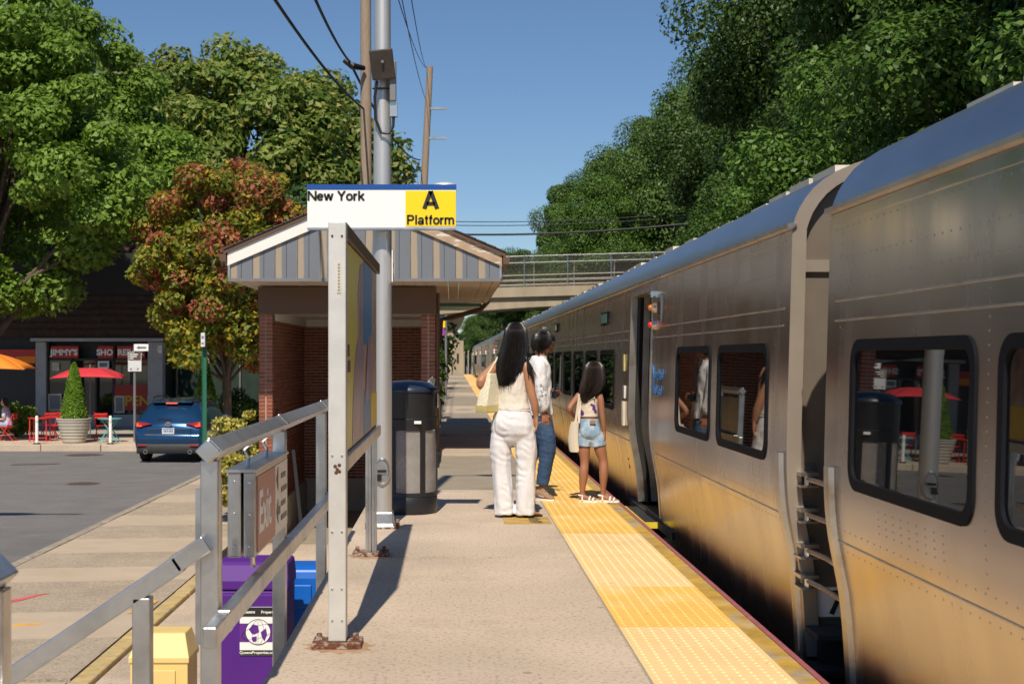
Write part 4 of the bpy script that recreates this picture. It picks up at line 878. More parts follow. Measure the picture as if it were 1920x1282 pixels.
for pts in ([(-.07,.02),(-.04,.06),(.0,.05),(.01,.0),(-.03,-.02),(-.05,-.01)], [(.02,.0),(.06,.03),(.07,-.02),(.05,-.07),(.03,-.04)], [(-.05,-.04),(-.01,-.03),(-.01,-.07),(-.04,-.075)]):
    MB().prism([(gx+a, 10.3883, gz+b) for a, b in pts], (0, -.0008, 0)).build('continent', 'purple_print', pa)
for k in range(-1, 2): MB().tube([(gx+.045*k*math.cos(R(a)), 10.3875, gz+.092*math.sin(R(a))) for a in range(-80, 81, 20)], .0012, 4).build('meridian', 'sign_ink', pa)
MB().tube([(gx+.125*math.cos(R(a)), 10.388, gz+.05*math.sin(R(a))+.03*math.cos(R(a))) for a in range(0, 361, 20)], .0014, 4).build('orbit', 'sign_ink', pa)
bb = thing('newspaper_box', 'blue plastic newspaper box half hidden behind the purple one', 'newspaper box', (-1.36, 11.5, -1.345), group='plastic street boxes')
MB().rings([[(-1.36+a*c, 11.5+b*s_, z) for c, s_ in ((-1,-1),(1,-1),(1,1),(-1,1))] for a, b, z in ((.22, .19, -1.345), (.225, .2, -.75), (.20, .19, -.72), (.25, .23, -.70), (.265, .24, -.45), (.25, .22, -.38), (.22, .15, -.36))]).build('cabinet', 'blue_plastic', bb, bevel=.02)
MB().box(-1.52, -1.16, 11.24, 11.262, -.66, -.50).build('door', 'blue_plastic', bb, bevel=.008); MB().box(-1.22, -1.13, 11.23, 11.30, -.93, -.80).build('coin_box', 'grey_box', bb)
yb_ = thing('utility_box', 'pale yellow metal box with sloping lid below the stair handrail', 'utility box', (-1.93, 9.1, -1.345))
MB().rings([[(-1.93+a*c, 9.15+b*s_, z) for c, s_ in ((-1,-1),(1,-1),(1,1),(-1,1))] for a, b, z in ((.19, .17, -1.345), (.19, .17, -.62))]).build('body', 'box_yellow', yb_, bevel=.006)
MB().rings([[(-1.93+a*c, 9.15+b*s_+d, z) for c, s_ in ((-1,-1),(1,-1),(1,1),(-1,1))] for a, b, d, z in ((.20, .18, 0, -.635), (.20, .18, 0, -.60), (.155, .115, .04, -.46), (.15, .11, .04, -.455))]).build('lid', 'box_yellow', yb_, bevel=.006)
MB().box(-2.04, -1.82, 8.965, 8.978, -1.2, -.68).build('door', 'box_yellow', yb_, bevel=.004)
# ================================================================== PEOPLE
def el(cx, cy, cz, a, b, rot=0., n=22, tilt=0.):
    c, s = math.cos(rot), math.sin(rot)
    return [(cx+a*math.cos(t)*c-b*math.sin(t)*s, cy+a*math.cos(t)*s+b*math.sin(t)*c, cz+tilt*math.cos(t)) for t in [2*math.pi*k/n for k in range(n)]]
def stack(mb, rings, rot=0.): return mb.rings([el(*r[:5], r[5] if len(r) > 5 else rot) for r in rings])
def limb(mb, path, rad, n=14):
    # resample smoothly
    P = [Vector(p) for p in path]; out = []; rr = []
    for i in range(len(P)-1):
        p0, p1, p2, p3 = P[max(i-1, 0)], P[i], P[i+1], P[min(i+2, len(P)-1)]
        for k in range(5):
            t = k/5; out.append(.5*((2*p1)+(p2-p0)*t+(2*p0-5*p1+4*p2-p3)*t*t+(3*p1-p0-3*p2+p3)*t**3)); u = t*t*(3-2*t); rr.append(rad[i]*(1-u)+rad[i+1]*u)
    out.append(P[-1]); rr.append(rad[-1]); return mb.tube(out, rr, n)
def hand(mb, w, d, side, curl, s=1., bend=.5):
    """wrist w, fingers along d, thumb side, palm faces curl"""
    w = Vector(w); d = Vector(d).normalized(); side = (Vector(side)-d*Vector(side).dot(d)).normalized(); n = Vector(curl); n = (n-d*n.dot(d)-side*n.dot(side)).normalized()
    def ring(p, a, b): return [p+side*a*math.cos(t)+n*b*math.sin(t) for t in [2*math.pi*k/14 for k in range(14)]]
    mb.rings([ring(w-d*.02*s, .024*s, .019*s), ring(w+d*.02*s, .030*s, .018*s), ring(w+d*.06*s, .041*s, .016*s), ring(w+d*.09*s, .040*s, .012*s)])
    for i, (o, L) in enumerate(((.031, .068), (.0105, .078), (-.0105, .072), (-.031, .056))):
        b = w+d*.085*s+side*o*s; L *= s; pts = [b]; dd = d.copy()
        for k, f in enumerate((.45, .32, .25)):
            dd = (dd+n*bend*(.45+.12*i+.2*k)).normalized(); pts.append(pts[-1]+dd*L*f)
        mb.tube(pts, [.0088*s, .0082*s, .0075*s, .006*s], 8)
    b = w+d*.028*s+side*.026*s; p1 = b+(d*.55+side*.75+n*.25).normalized()*.036*s; p2 = p1+(d*.9+side*.25+n*.4).normalized()*.030*s
    mb.tube([b-side*.01*s, p1, p2, p2+(d*.9+n*.4).normalized()*.014*s], [.0125*s, .0105*s, .009*s, .006*s], 8)
def head(mb, c, f, hl=.092, hw=.073, hh=.113):
    c = Vector(c); f = Vector((f[0], f[1], 0)).normalized(); s = Vector((f.y, -f.x, 0)); ang = math.atan2(f.y, f.x)
    Mz = Matrix.Rotation(ang, 3, 'Z')
    mb.ell(c+Vector((0,0,hh*.14))-f*.006, (hl, hw, hh*.86), 20, 13, M=Mz)                        # cranium
    mb.ell(c+f*hl*.30+Vector((0,0,-hh*.50)), (hl*.58, hw*.74, hh*.50), 16, 9, M=Mz)               # jaw
    mb.ell(c+f*hl*.78+Vector((0,0,-hh*.86)), (hl*.16, hw*.26, hh*.13), 10, 7, M=Mz)               # chin
    mb.tube([c+f*hl*.90+Vector((0,0,hh*.06)), c+f*hl*1.04+Vector((0,0,-hh*.22)), c+f*hl*1.10+Vector((0,0,-hh*.33)), c+f*hl*.92+Vector((0,0,-hh*.40))], [.009, .012, .015, .012], 8)   # nose
    mb.ell(c+f*hl*.90+Vector((0,0,-hh*.56)), (.014, .024, .007), 10, 6, M=Mz); mb.ell(c+f*hl*.88+Vector((0,0,-hh*.65)), (.014, .021, .008), 10, 6, M=Mz)   # lips
    for k in (-1, 1):
        mb.ell(c+f*hl*.82+s*k*hw*.42+Vector((0,0,hh*.16)), (.012, .026, .008), 10, 6, M=Mz)       # brow
        mb.ell(c-f*hl*.02+s*k*hw*.98+Vector((0,0,-hh*.08)), (.020, .010, .032), 10, 7, M=Mz)      # ear
        mb.ell(c+f*hl*.55+s*k*hw*.5+Vector((0,0,-hh*.28)), (.025, .025, .03), 10, 7, M=Mz)        # cheek
def eyes(par, c, f, hl, hw, hh):
    c = Vector(c); f = Vector((f[0], f[1], 0)).normalized(); s = Vector((f.y, -f.x, 0))
    for k in (-1, 1):
        e = MB().ell(c+f*hl*.74+s*k*hw*.42+Vector((0,0,-.002)), (.0115,)*3, 12, 8).build('eye', 'sign_white', par, local=True, smooth=True)
        MB().ell(c+f*(hl*.74+.0088)+s*k*hw*.42+Vector((0,0,-.002)), (.006,)*3, 10, 6).build('iris', 'black', e, local=True, smooth=True)
def foot(mb, ankle, heel, toe, w_=.04, s=1.):
    a = Vector(ankle); h = Vector(heel); t = Vector(toe); d = (t-h).normalized(); L = (t-h).length; sd = d.cross(Vector((0,0,1))).normalized()
    def ring(p, wd, ht): return [Vector((p.x, p.y, 0))+sd*wd*math.cos(q)+Vector((0,0,p.z+ht*(1+math.sin(q))*.5)) for q in [2*math.pi*k/14 for k in range(14)]]
    mb.rings([ring(h, w_*.5, .03*s), ring(h+d*L*.08, w_*.72, .055*s), ring(h+d*L*.3, w_*.75, .065*s), ring(h+d*L*.55, w_*.9, .045*s), ring(h+d*L*.78, w_*1.05, .028*s), ring(h+d*L*.86, w_*.98, .02*s)])
    for k in range(5):
        b = h+d*L*(.84-.02*k)+sd*w_*(-.75+.37*k)+Vector((0,0,.010*s)); mb.tube([b, b+d*L*(.10-.008*k), b+d*L*(.16-.014*k)+Vector((0,0,-.003*s))], [.011*s-.0012*k, .0095*s-.001*k, .006*s], 8)
    mb.tube([a, h+d*L*.22+Vector((0,0,.035*s))], [.03*s, .034*s], 12)
def hair(par, levels, ang, n, mat, seed, zend, rad=.0042, lean=0., core=.93, mass=True):
    rg = random.Random(seed); zs = [l[0] for l in levels][::-1]
    def at(z, k): return float(np.interp(z, zs, [l[k] for l in levels][::-1]))
    if mass:
        mb = MB(); stack(mb, [(l[1], l[2]+.004, l[0]-.004, l[3]*core, l[4]*core) for l in levels]); core_o = remesh('hair', mb, .009, par, mat, 4, .006, (.02, .02, .3))
    else: core_o = par
    mb = MB()
    for i in range(n):
        th = R(rg.uniform(*ang)); ze = zend+abs(rg.gauss(0, .05)) if rg.random() < .8 else zend+rg.uniform(-.06, .14)
        z0 = levels[0][0]-rg.random()*.02; m = 13; pts = []; ph = rg.uniform(0, 6.3); wv = rg.uniform(.003, .012); k_ = 1.0+rg.uniform(-.03, .05)
        for j in range(m):
            z = z0+(ze-z0)*(j/(m-1))**.9; w2 = max(0, (z0-z)/.5)
            pts.append((at(z, 1)+at(z, 3)*k_*math.cos(th)+wv*w2*math.sin(ph+z*22), at(z, 2)+at(z, 4)*k_*math.sin(th)+wv*w2*math.cos(ph+z*19), z))
        mb.tube(pts, [rad]*(m-4)+[rad*.9, rad*.75, rad*.5, rad*.12], 4, cap=False)
    s = mb.build('hair_strands', mat, core_o, local=True, smooth=True); s['kind'] = 'stuff'; return core_o
VX = .0048
# ---- woman in white, seen from behind
p1 = thing('person', 'woman in white sleeveless top and wide white trousers with long black hair', 'person', (.535, 11.75, .0), group='people on the platform')
ro = R(-25); F1 = (math.sin(R(28)), math.cos(R(28)))
b = MB()
stack(b, [(-.02,0,.80,.13,.09),(-.02,0,.86,.14,.10),(-.018,0,1.0,.118,.088),(-.03,0,1.12,.128,.095),(-.034,.0,1.22,.138,.098),(-.034,0,1.30,.150,.080),(-.028,0,1.345,.125,.062),(-.012,0,1.375,.065,.055),(.004,.008,1.41,.05,.052),(.008,.012,1.50,.049,.052)], ro)
head(b, (.012, .012, 1.548), F1)
limb(b, [(.085,-.055,1.31),(.115,-.075,1.25),(.140,-.085,1.08),(.168,-.075,.97),(.183,-.05,.868)], [.050,.049,.038,.036,.024])
hand(b, (.183,-.05,.868), (-.05,.10,-1), (-.35,.9,0), (-.9,-.2,0), .98, .35)
limb(b, [(-.145,.04,1.31),(-.185,.01,1.27),(-.292,-.10,1.165),(-.245,-.01,1.09),(-.185,.085,1.02)], [.048,.046,.040,.035,.025])
hand(b, (-.185,.085,1.02), (.6,.6,-.35), (0,.3,1), (.5,-.6,0), .95, .4)
for x, y in ((-.09,.0),(.09,-.03)): limb(b, [(x,y,.84),(x,y,.42),(x,y-.02,.10)], [.07,.05,.035])
foot(b, (-.08,-.02,.10), (-.09,-.055,.02), (.02,.14,.014), .042); foot(b, (.09,-.04,.10), (.055,-.09,.02), (.225,.05,.014), .042)
body1 = remesh('body', b, VX, p1, 'skin', 5); eyes(body1, (.012, .012, 1.548), F1, .092, .073, .113)
for hx, hy, tx, ty in ((-.09,-.06,.025,.15),(.05,-.095,.235,.06)):
    d = Vector((tx-hx, ty-hy, 0)).normalized(); s_ = Vector((d.y, -d.x, 0))*.042
    m_ = MB().prism([Vector((hx,hy,.002))+s_*.7, Vector((hx,hy,.002))-s_*.7, Vector((tx,ty,.002))-s_*.9-d*.02, Vector((tx,ty,.002)), Vector((tx,ty,.002))+s_*.9-d*.02], (0,0,.015)).build('sandal', 'leather_dark', p1, local=True)
    c = Vector((hx,hy,0))+d*.15; MB().tube([c+s_*1.05+Vector((0,0,.012)), c+s_*.6+Vector((0,0,.05)), c-s_*.6+Vector((0,0,.05)), c-s_*1.05+Vector((0,0,.012))], .007, 6).build('strap', 'leather_dark', m_, local=True)
b = MB()
stack(b, [(-.012,.0,.93,.155,.118),(-.016,0,.97,.142,.11),(-.02,0,1.05,.137,.106),(-.03,0,1.14,.139,.108),(-.034,0,1.22,.146,.108),(-.034,0,1.29,.140,.094),(-.03,0,1.335,.112,.078),(-.022,.0,1.362,.080,.066)], ro)
top1 = remesh('sleeveless_top', b, .006, p1, 'cream_top', 4, .006, (.05, .05, .10)); 
mb = MB(); n = 46
for k in range(n):
    t = 2*math.pi*k/n; p = el(-.012, 0, .93, .158, .121, ro, n)[k]; mb.ell((p[0], p[1], .928-.008*math.cos(t)), (.007, .007, .006), 6, 4)
mb.build('scalloped_hem', 'cream_top', top1, local=True, smooth=True, kind='stuff')
b = MB()
stack(b, [(-.012,0,.975,.138,.108),(-.014,0,.93,.150,.116),(-.018,-.005,.86,.176,.132),(-.02,-.012,.79,.192,.140),(-.02,-.01,.72,.188,.130),(-.02,-.005,.67,.165,.10)], ro)
b.ell((-.08,-.045,.79), (.10,.085,.12)); b.ell((.05,-.065,.79), (.10,.085,.12)); b.ell((-.012,-.025,.70), (.12,.10,.09))
limb(b, [(-.100,.015,.76),(-.118,.01,.60),(-.112,.005,.41),(-.096,-.01,.2),(-.083,-.015,.022)], [.098,.094,.082,.084,.090])
limb(b, [(.078,-.03,.76),(.098,-.03,.60),(.098,-.035,.41),(.092,-.045,.2),(.090,-.05,.022)], [.102,.097,.086,.086,.088])
def wr(x, y, z): return .0035*math.sin(math.atan2(y+.02, x-(.09 if x > -.01 else -.1))*5+3*noise.noise((x*3, y*3, z*3)))*min(1, max(0, .75-z)*3)+ .0045*math.sin(z*95+x*35+4*noise.noise((x*9, y*9, z*7)))*max(0, noise.noise((x*7+3, y*7, z*5))+.25)
remesh('wide_trousers', b, .0065, p1, 'linen', 14, .004, (.06, .06, .2), dmod=wr)
hair(p1, [(1.672,.012,.0,.015,.015),(1.662,.012,.0,.055,.065),(1.635,.012,-.002,.083,.10),(1.59,.011,-.006,.094,.112),(1.52,.009,-.014,.100,.112),(1.45,.002,-.026,.113,.10),(1.38,-.014,-.042,.119,.085),(1.30,-.03,-.052,.118,.076),(1.22,-.045,-.056,.100,.066),(1.13,-.062,-.062,.066,.055)], (165, 385), 900, 'hair', 3, 1.125, rad=.0032)
mb = MB(); rg = random.Random(8)
for k in range(40):
    x = .10+rg.uniform(-.02, .03); e = rg.uniform(1.13, 1.22); mb.tube([(.075+rg.uniform(-.02,.02),-.05,1.46), (.10,-.10,1.36), (x+.02,-.135,1.28), (x+.045+rg.uniform(-.02,.025),-.12,e)], [.004,.004,.0035,.0008], 4, cap=False)
mb.build('hair_wisps', 'hair', p1, local=True, smooth=True, kind='stuff')
bgt = thing('shoulder_bag', 'cream woven shoulder bag hanging from the left shoulder of the woman in white', 'bag', (.535-.225, 11.75-.05, .90))
def RB(z, hx, hy, cx=0., cy=0.): 
    c, s = math.cos(R(52)), math.sin(R(52)); return [(cx+a*hx*c-b_*hy*s, cy+a*hx*s+b_*hy*c, z) for a, b_ in ((-1,-1),(-.4,-1.06),(.4,-1.06),(1,-1),(1.04,0),(1,1),(.4,1.06),(-.4,1.06),(-1,1),(-1.04,0))]
MB().rings([RB(.055, .110, .058, .004), RB(.16, .100, .050, .016), RB(.27, .085, .034, .034), RB(.335, .075, .014, .046)]).build('bag_body', 'bag_cream', bgt, local=True, smooth=True, bevel=.006)
MB().rings([RB(0, .104, .054, .0), RB(.01, .111, .060, .004), RB(.056, .112, .0595, .004)]).build('bag_base', 'bag_base', bgt, local=True, smooth=True)
for s in (-1, 1): MB().tube([(.045+.055*s, .03*s-.02, .32), (.06+.02*s, .02, .40), (.085, .055, .475), (.082+.01*s, .075, .47), (.07, .09, .38)], .008, 6).build('strap', 'bag_cream', bgt, local=True, smooth=True)
# ---- woman in jeans, turned towards the train
p2 = thing('person', 'woman with short black hair, white blouse and blue jeans facing the train', 'person', (.877, 13.2, 0), group='people on the platform')
fa = R(20); F2 = (math.cos(fa), math.sin(fa))
b = MB()
stack(b, [(-.04,0,.74,.10,.14),(-.04,0,.88,.098,.14),(-.045,0,1.0,.085,.12),(-.04,0,1.15,.098,.14),(-.042,0,1.27,.092,.155),(-.042,0,1.33,.07,.12),(-.036,0,1.365,.058,.065),(-.02,.004,1.40,.052,.05),(-.006,.008,1.47,.052,.049)], fa)
head(b, (.012, .008, 1.518), F2, .094, .074, .108)
limb(b, [(-.045,-.155,1.29),(-.045,-.185,1.24),(-.028,-.195,1.06),(-.008,-.19,.95),(.003,-.175,.845)], [.05,.047,.038,.034,.024])
hand(b, (.003,-.175,.845), (.12,0,-1), (.95,.3,0), (-.1,1,0), 1., .4)
limb(b, [(-.045,.15,1.29),(-.06,.175,1.22),(-.055,.175,1.04),(.01,.15,1.0),(.065,.10,.995)], [.05,.046,.038,.033,.024])
hand(b, (.065,.10,.995), (.75,-.25,.25), (.1,-.3,1), (-.2,-.9,.2), .95, .75)
limb(b, [(-.02,-.08,.76),(.04,-.08,.50),(.012,-.08,.33),(-.012,-.08,.10)], [.085,.06,.05,.035]); limb(b, [(-.06,.08,.76),(-.10,.09,.45),(-.19,.09,.10)], [.085,.058,.035])
body2 = remesh('body', b, VX, p2, 'skin_dark', 5); eyes(body2, (.012, .008, 1.518), F2, .094, .074, .108)
b = MB()
stack(b, [(-.035,0,.815,.125,.165),(-.035,0,.86,.125,.165),(-.04,0,.98,.112,.155),(-.038,0,1.10,.112,.158),(-.04,0,1.22,.110,.165),(-.042,0,1.30,.092,.155),(-.042,0,1.345,.075,.115),(-.036,0,1.385,.062,.07)], fa)
limb(b, [(-.045,-.12,1.31),(-.045,-.175,1.25),(-.032,-.195,1.06),(-.008,-.19,.93),(.0,-.18,.865)], [.062,.064,.066,.062,.040])
limb(b, [(-.045,.12,1.31),(-.06,.17,1.22),(-.055,.175,1.05),(.0,.155,1.005),(.04,.125,.995)], [.062,.062,.062,.054,.036])
bl = remesh('blouse', b, .006, p2, 'blouse', 4, .008, (.05, .05, .11))
mb = MB(); rg = random.Random(2)
for k in range(26):   # embroidered scrolls on the sleeve
    z = rg.uniform(.90, 1.12); x = -.03+rg.uniform(-.05, .05); r = rg.uniform(.008, .016); y0 = -.195-.066*math.sqrt(max(.02, 1-((x+.02)/.066)**2))-.004
    a0 = rg.uniform(0, 6); mb.tube([(x+r*math.cos(a0+q*.7), y0+.002*abs(q-3), z+r*math.sin(a0+q*.7)) for q in range(6)], .0016, 4)
mb.build('embroidery', 'blouse_print', bl, local=True, kind='stuff')
b = MB()
stack(b, [(-.04,0,.875,.105,.148),(-.04,0,.82,.115,.158),(-.035,0,.76,.118,.16),(-.03,0,.70,.105,.14)], fa)
limb(b, [(-.018,-.075,.75),(.018,-.08,.62),(.036,-.085,.50),(.016,-.085,.33),(-.013,-.085,.145)], [.105,.096,.084,.070,.058])
limb(b, [(-.05,.075,.75),(-.09,.085,.50),(-.15,.09,.30),(-.20,.09,.135)], [.10,.08,.066,.056])
remesh('jeans', b, .006, p2, 'denim', 3, .005, (.05, .05, .08), dmod=lambda x, y, z: .0035*math.sin(z*120+x*30)*max(0, noise.noise((x*8, y*8+4, z*6))+.1))
for hx, hy, tx, ty, zz in ((-.075,-.06,.088,-.205,0),(-.25,.09,-.05,.03,.0)):
    h, t_ = Vector((hx,hy,zz)), Vector((tx,ty,zz)); d = (t_-h).normalized(); sd = Vector((d.y,-d.x,0)); L = (t_-h).length
    def rg_(f, w_, z0, z1): return [h+d*L*f+sd*w_*math.cos(q)+Vector((0,0,z0+(z1-z0)*(.5+.5*math.sin(q)))) for q in [2*math.pi*k/16 for k in range(16)]]
    sh_ = MB().rings([rg_(0,.022,.025,.09), rg_(.1,.034,.02,.105), rg_(.35,.038,.02,.10), rg_(.55,.042,.02,.078), rg_(.8,.046,.02,.058), rg_(.95,.034,.02,.045), rg_(1.,.018,.022,.035)]).build('trainer', 'shoe_tan', p2, local=True, smooth=True)
    MB().rings([[h+d*L*f+sd*w_*math.cos(q)+Vector((0,0,z)) for f, w_, q in [(.5-.52*math.cos(a), .044, a) for a in [2*math.pi*k/20 for k in range(20)]] for _ in (0,)] if False else [h+d*L*(.5+.52*math.cos(a))+sd*.045*math.sin(a)*(1+.1*math.cos(a))+Vector((0,0,z)) for a in [2*math.pi*k/20 for k in range(20)]] for z in (.001, .022)]).build('sole', 'shoe_white', sh_, local=True, smooth=True, ang=40)
    for q in range(4): c = h+d*L*(.42+.09*q)+Vector((0,0,.098-.013*q)); MB().tube([c+sd*.028, c+Vector((0,0,.006)), c-sd*.028], .003, 5).build('lace', 'shoe_white', sh_, local=True)
    MB().rings([rg_(.3,.0385,.04,.06), rg_(.6,.0435,.03,.05)]).build('stripe', 'shoe_white', sh_, local=True)
hair(p2, [(1.622,.004,.0,.015,.015),(1.612,.003,.0,.058,.055),(1.585,.0,.0,.088,.078),(1.54,-.004,-.003,.103,.09),(1.49,-.014,-.004,.098,.089),(1.455,-.026,-.004,.080,.078),(1.43,-.04,-.004,.052,.06)], (75, 318), 420, 'hair', 5, 1.44, rad=.0045)
mb = MB(); rg = random.Random(9)
for k in range(70):   # fringe swept over the forehead
    a = fa+R(rg.uniform(-75, 75)); r1 = .100; mb.tube([(.004, .0, 1.618), (.004+.06*math.cos(a), .06*math.sin(a), 1.612), (.006+r1*math.cos(a), r1*.85*math.sin(a), 1.57), (.010+(r1+.006)*math.cos(a+.15), (r1-.008)*math.sin(a+.15), 1.535+rg.uniform(-.02,.01))], [.005,.006,.005,.001], 4, cap=False)
mb.build('fringe', 'hair', p2, local=True, smooth=True, kind='stuff')
ph = thing('smartphone', 'black smartphone in the hand of the woman in jeans', 'phone', (.877+.105, 13.2+.045, .98))
Mp = Matrix.Translation((0, 0, .035)) @ Matrix.Rotation(R(-20), 4, 'Z') @ Matrix.Rotation(R(28), 4, 'Y') @ Matrix.Rotation(R(-20), 4, 'X')
pb_ = MB().box(-.042, .042, -.005, .005, -.036, .040, Mp).build('case', 'phone', ph, local=True, bevel=.004); MB().box(-.030, -.014, -.0065, -.005, .018, .034, Mp).build('camera_bump', 'black', pb_, local=True)
# ---- girl
p3 = thing('person', 'girl in floral crop top and denim shorts at the platform edge', 'person', (1.31, 12.9, .006), group='people on the platform')
ro = R(-32); F3 = (math.sin(R(40)), math.cos(R(40)))
b = MB()
stack(b, [(-.012,0,.66,.09,.066),(-.012,0,.70,.096,.07),(-.018,0,.78,.080,.062),(-.024,0,.86,.080,.06),(-.026,0,.95,.092,.064),(-.022,0,1.01,.098,.056),(-.018,0,1.04,.075,.045),(-.005,.004,1.065,.042,.04),(.012,.01,1.14,.036,.038)], ro)
head(b, (.030, .012, 1.205), F3, .083, .067, .108)
limb(b, [(.070,-.035,1.015),(.086,-.05,.96),(.100,-.055,.83),(.112,-.05,.74),(.122,-.035,.655)], [.034,.032,.027,.024,.018])
hand(b, (.122,-.035,.655), (.05,.05,-1), (.2,.9,0), (-.9,.1,0), .78, .3)
limb(b, [(-.105,.04,1.01),(-.13,.02,.98),(-.205,-.05,.885),(-.17,.01,.835),(-.135,.07,.79)], [.033,.031,.026,.023,.018])
hand(b, (-.135,.07,.79), (.6,.6,-.2), (0,.3,1), (.5,-.6,0), .75, .4)
limb(b, [(-.055,.01,.64),(-.062,.01,.50),(-.060,.0,.365),(-.070,-.012,.27),(-.083,-.005,.10)], [.066,.056,.041,.044,.026])
limb(b, [(.050,-.02,.64),(.085,-.025,.50),(.114,-.03,.385),(.116,-.045,.28),(.112,-.03,.11)], [.066,.056,.042,.044,.026])
foot(b, (-.083,-.005,.10), (-.112,.01,.022), (.052,-.055,.018), .034, .8); foot(b, (.112,-.03,.11), (.075,-.005,.022), (.245,-.07,.018), .034, .8)
body3 = remesh('body', b, .0044, p3, 'skin_dark', 4); eyes(body3, (.030, .012, 1.205), F3, .083, .067, .108)
for hx, hy, tx, ty in ((-.118,.012,.062,-.06),(.068,-.003,.256,-.075)):
    h, t_ = Vector((hx,hy,0)), Vector((tx,ty,0)); d = (t_-h).normalized(); sd = Vector((d.y,-d.x,0)); L = (t_-h).length
    m_ = MB().rings([[h+d*L*(.5+.52*math.cos(a))+sd*.037*math.sin(a)*(1+.15*math.cos(a))+Vector((0,0,z)) for a in [2*math.pi*k/20 for k in range(20)]] for z in (.0, .022)]).build('sandal', 'shoe_white', p3, local=True, smooth=True, ang=40)
    for f, hgt in ((.78, .042), (.6, .055), (.25, .075)): c = h+d*L*f; MB().tube([c+sd*.037+Vector((0,0,.018)), c+sd*.028+Vector((0,0,hgt*.75)), c+Vector((0,0,hgt)), c-sd*.028+Vector((0,0,hgt*.75)), c-sd*.037+Vector((0,0,.018))], .0085, 6).build('strap', 'shoe_white', m_, local=True, smooth=True)
    c = h+d*L*.05; MB().tube([h+d*L*.3+sd*.033+Vector((0,0,.06)), c+sd*.02+Vector((0,0,.065)), c-d*.008+Vector((0,0,.065)), c-sd*.02+Vector((0,0,.065)), h+d*L*.3-sd*.033+Vector((0,0,.06))], .008, 6).build('heel_strap', 'shoe_white', m_, local=True, smooth=True)
b = MB(); stack(b, [(-.02,0,.805,.090,.072),(-.022,0,.83,.089,.071),(-.025,0,.90,.092,.072),(-.026,0,.96,.100,.074),(-.024,0,.985,.100,.070),(-.024,0,.995,.096,.064)], ro)
ct = remesh('crop_top', b, .005, p3, 'floral', 3, .003, .04)
for s in (-1, 1): MB().tube([(-.024+s*.045,-.072+.03*s*-1,.98), (-.020+s*.055,-.055,1.02), (-.018+s*.055,-.01,1.045), (-.02+s*.05,.05,1.0)], .0055, 6).build('strap', 'floral', ct, local=True)
b = MB(); stack(b, [(-.016,0,.785,.090,.074),(-.015,0,.74,.098,.082),(-.013,-.004,.68,.112,.088),(-.012,-.004,.63,.116,.086),(-.012,0,.60,.105,.07)], ro)
limb(b, [(-.058,.01,.64),(-.063,.01,.575),(-.066,.01,.525)], [.072,.071,.072]); limb(b, [(.042,-.02,.64),(.062,-.022,.575),(.072,-.024,.525)], [.072,.071,.072])
b.ell((-.05,-.034,.66), (.058,.055,.065)); b.ell((.035,-.048,.66), (.058,.055,.065)); b.ell((-.006,-.008,.585), (.06,.055,.05))
so_ = remesh('denim_shorts', b, .005, p3, 'denim_light', 10, .003, (.03,.03,.05))
MB().box(-.02, .035, -.105, -.098, .742, .775).build('label_patch', 'shoe_tan', so_, local=True)
hair(p3, [(1.328,.03,.0,.015,.015),(1.318,.031,.0,.055,.06),(1.29,.032,.0,.084,.09),(1.24,.032,-.002,.097,.104),(1.17,.026,-.012,.106,.104),(1.10,.012,-.026,.112,.09),(1.04,-.006,-.04,.104,.070),(.99,-.035,-.045,.072,.055),(.94,-.055,-.05,.035,.03)], (150, 385), 650, 'hair_brown', 7, .985, rad=.003)
tt = thing('tote_bag', 'cream canvas tote bag hanging at the left side of the girl', 'bag', (1.31-.165, 12.9-.02, .48))
def TB(z, a, c=0.): return [(c+a*math.cos(t), -.01+.028*math.sin(t)*(1 if z > .02 else .6), z) for t in [2*math.pi*k/16 for k in range(16)]]
mb = MB().rings([TB(0, .045, .012), TB(.02, .055, .01), TB(.12, .056), TB(.22, .050, .008), TB(.285, .040, .022)]); 
mm = [Matrix.Rotation(R(-35), 4, 'Z') @ Vector(v) for v in mb.v]; mb.v = [tuple(v) for v in mm]; mb.build('bag_body', 'tote', tt, local=True, smooth=True, ang=50)
for s in (0, 1): MB().bar((.015+.03*s, -.02-.02*s, .275), (.055+.008*s, -.035+.03*s, .548), .022, .004).build('strap', 'tote', tt, local=True)
# ---- seated person outside the shop (facing left)
p4 = thing('person', 'seated person in pale top on a red folding chair at left picture edge', 'person', (-13.55, 41.6, -1.196))
b = MB()
stack(b, [(0,0,.44,.13,.17),(0,0,.55,.12,.16),(-.02,0,.75,.11,.16),(-.05,0,.92,.10,.18),(-.06,0,1.0,.07,.12),(-.07,0,1.04,.05,.055),(-.08,0,1.12,.05,.05)])
head(b, (-.10, 0, 1.19), (-1, -.15))
for s in (-1, 1):
    limb(b, [(-.0,s*.09,.50),(-.40,s*.10,.50),(-.44,s*.10,.27),(-.40,s*.10,.08)], [.085,.06,.05,.035]); foot(b, (-.40,s*.10,.08), (-.36,s*.10,.012), (-.60,s*.10,.012), .04)
    limb(b, [(-.05,s*.18,.93),(-.04,s*.21,.70),(-.28,s*.14,.66)], [.05,.04,.026]); hand(b, (-.28,s*.14,.66), (-1,-.3*s,-.1), (0,-s,.3), (0,0,-1), .95, .4)
bd = remesh('body', b, .008, p4, 'skin_pale', 3); eyes(bd, (-.10, 0, 1.19), (-1,-.15), .092, .073, .113)
b = MB(); stack(b, [(0,0,.46,.15,.19),(0,0,.6,.135,.18),(-.02,0,.78,.125,.175),(-.05,0,.92,.115,.19),(-.06,0,.99,.09,.14),(-.065,0,1.03,.065,.075)])
for s in (-1, 1): limb(b, [(-.05,s*.17,.94),(-.045,s*.21,.82),(-.05,s*.21,.74)], [.065,.06,.062])
remesh('shirt', b, .012, p4, 'plaid', 3, .01, .08)
b = MB()
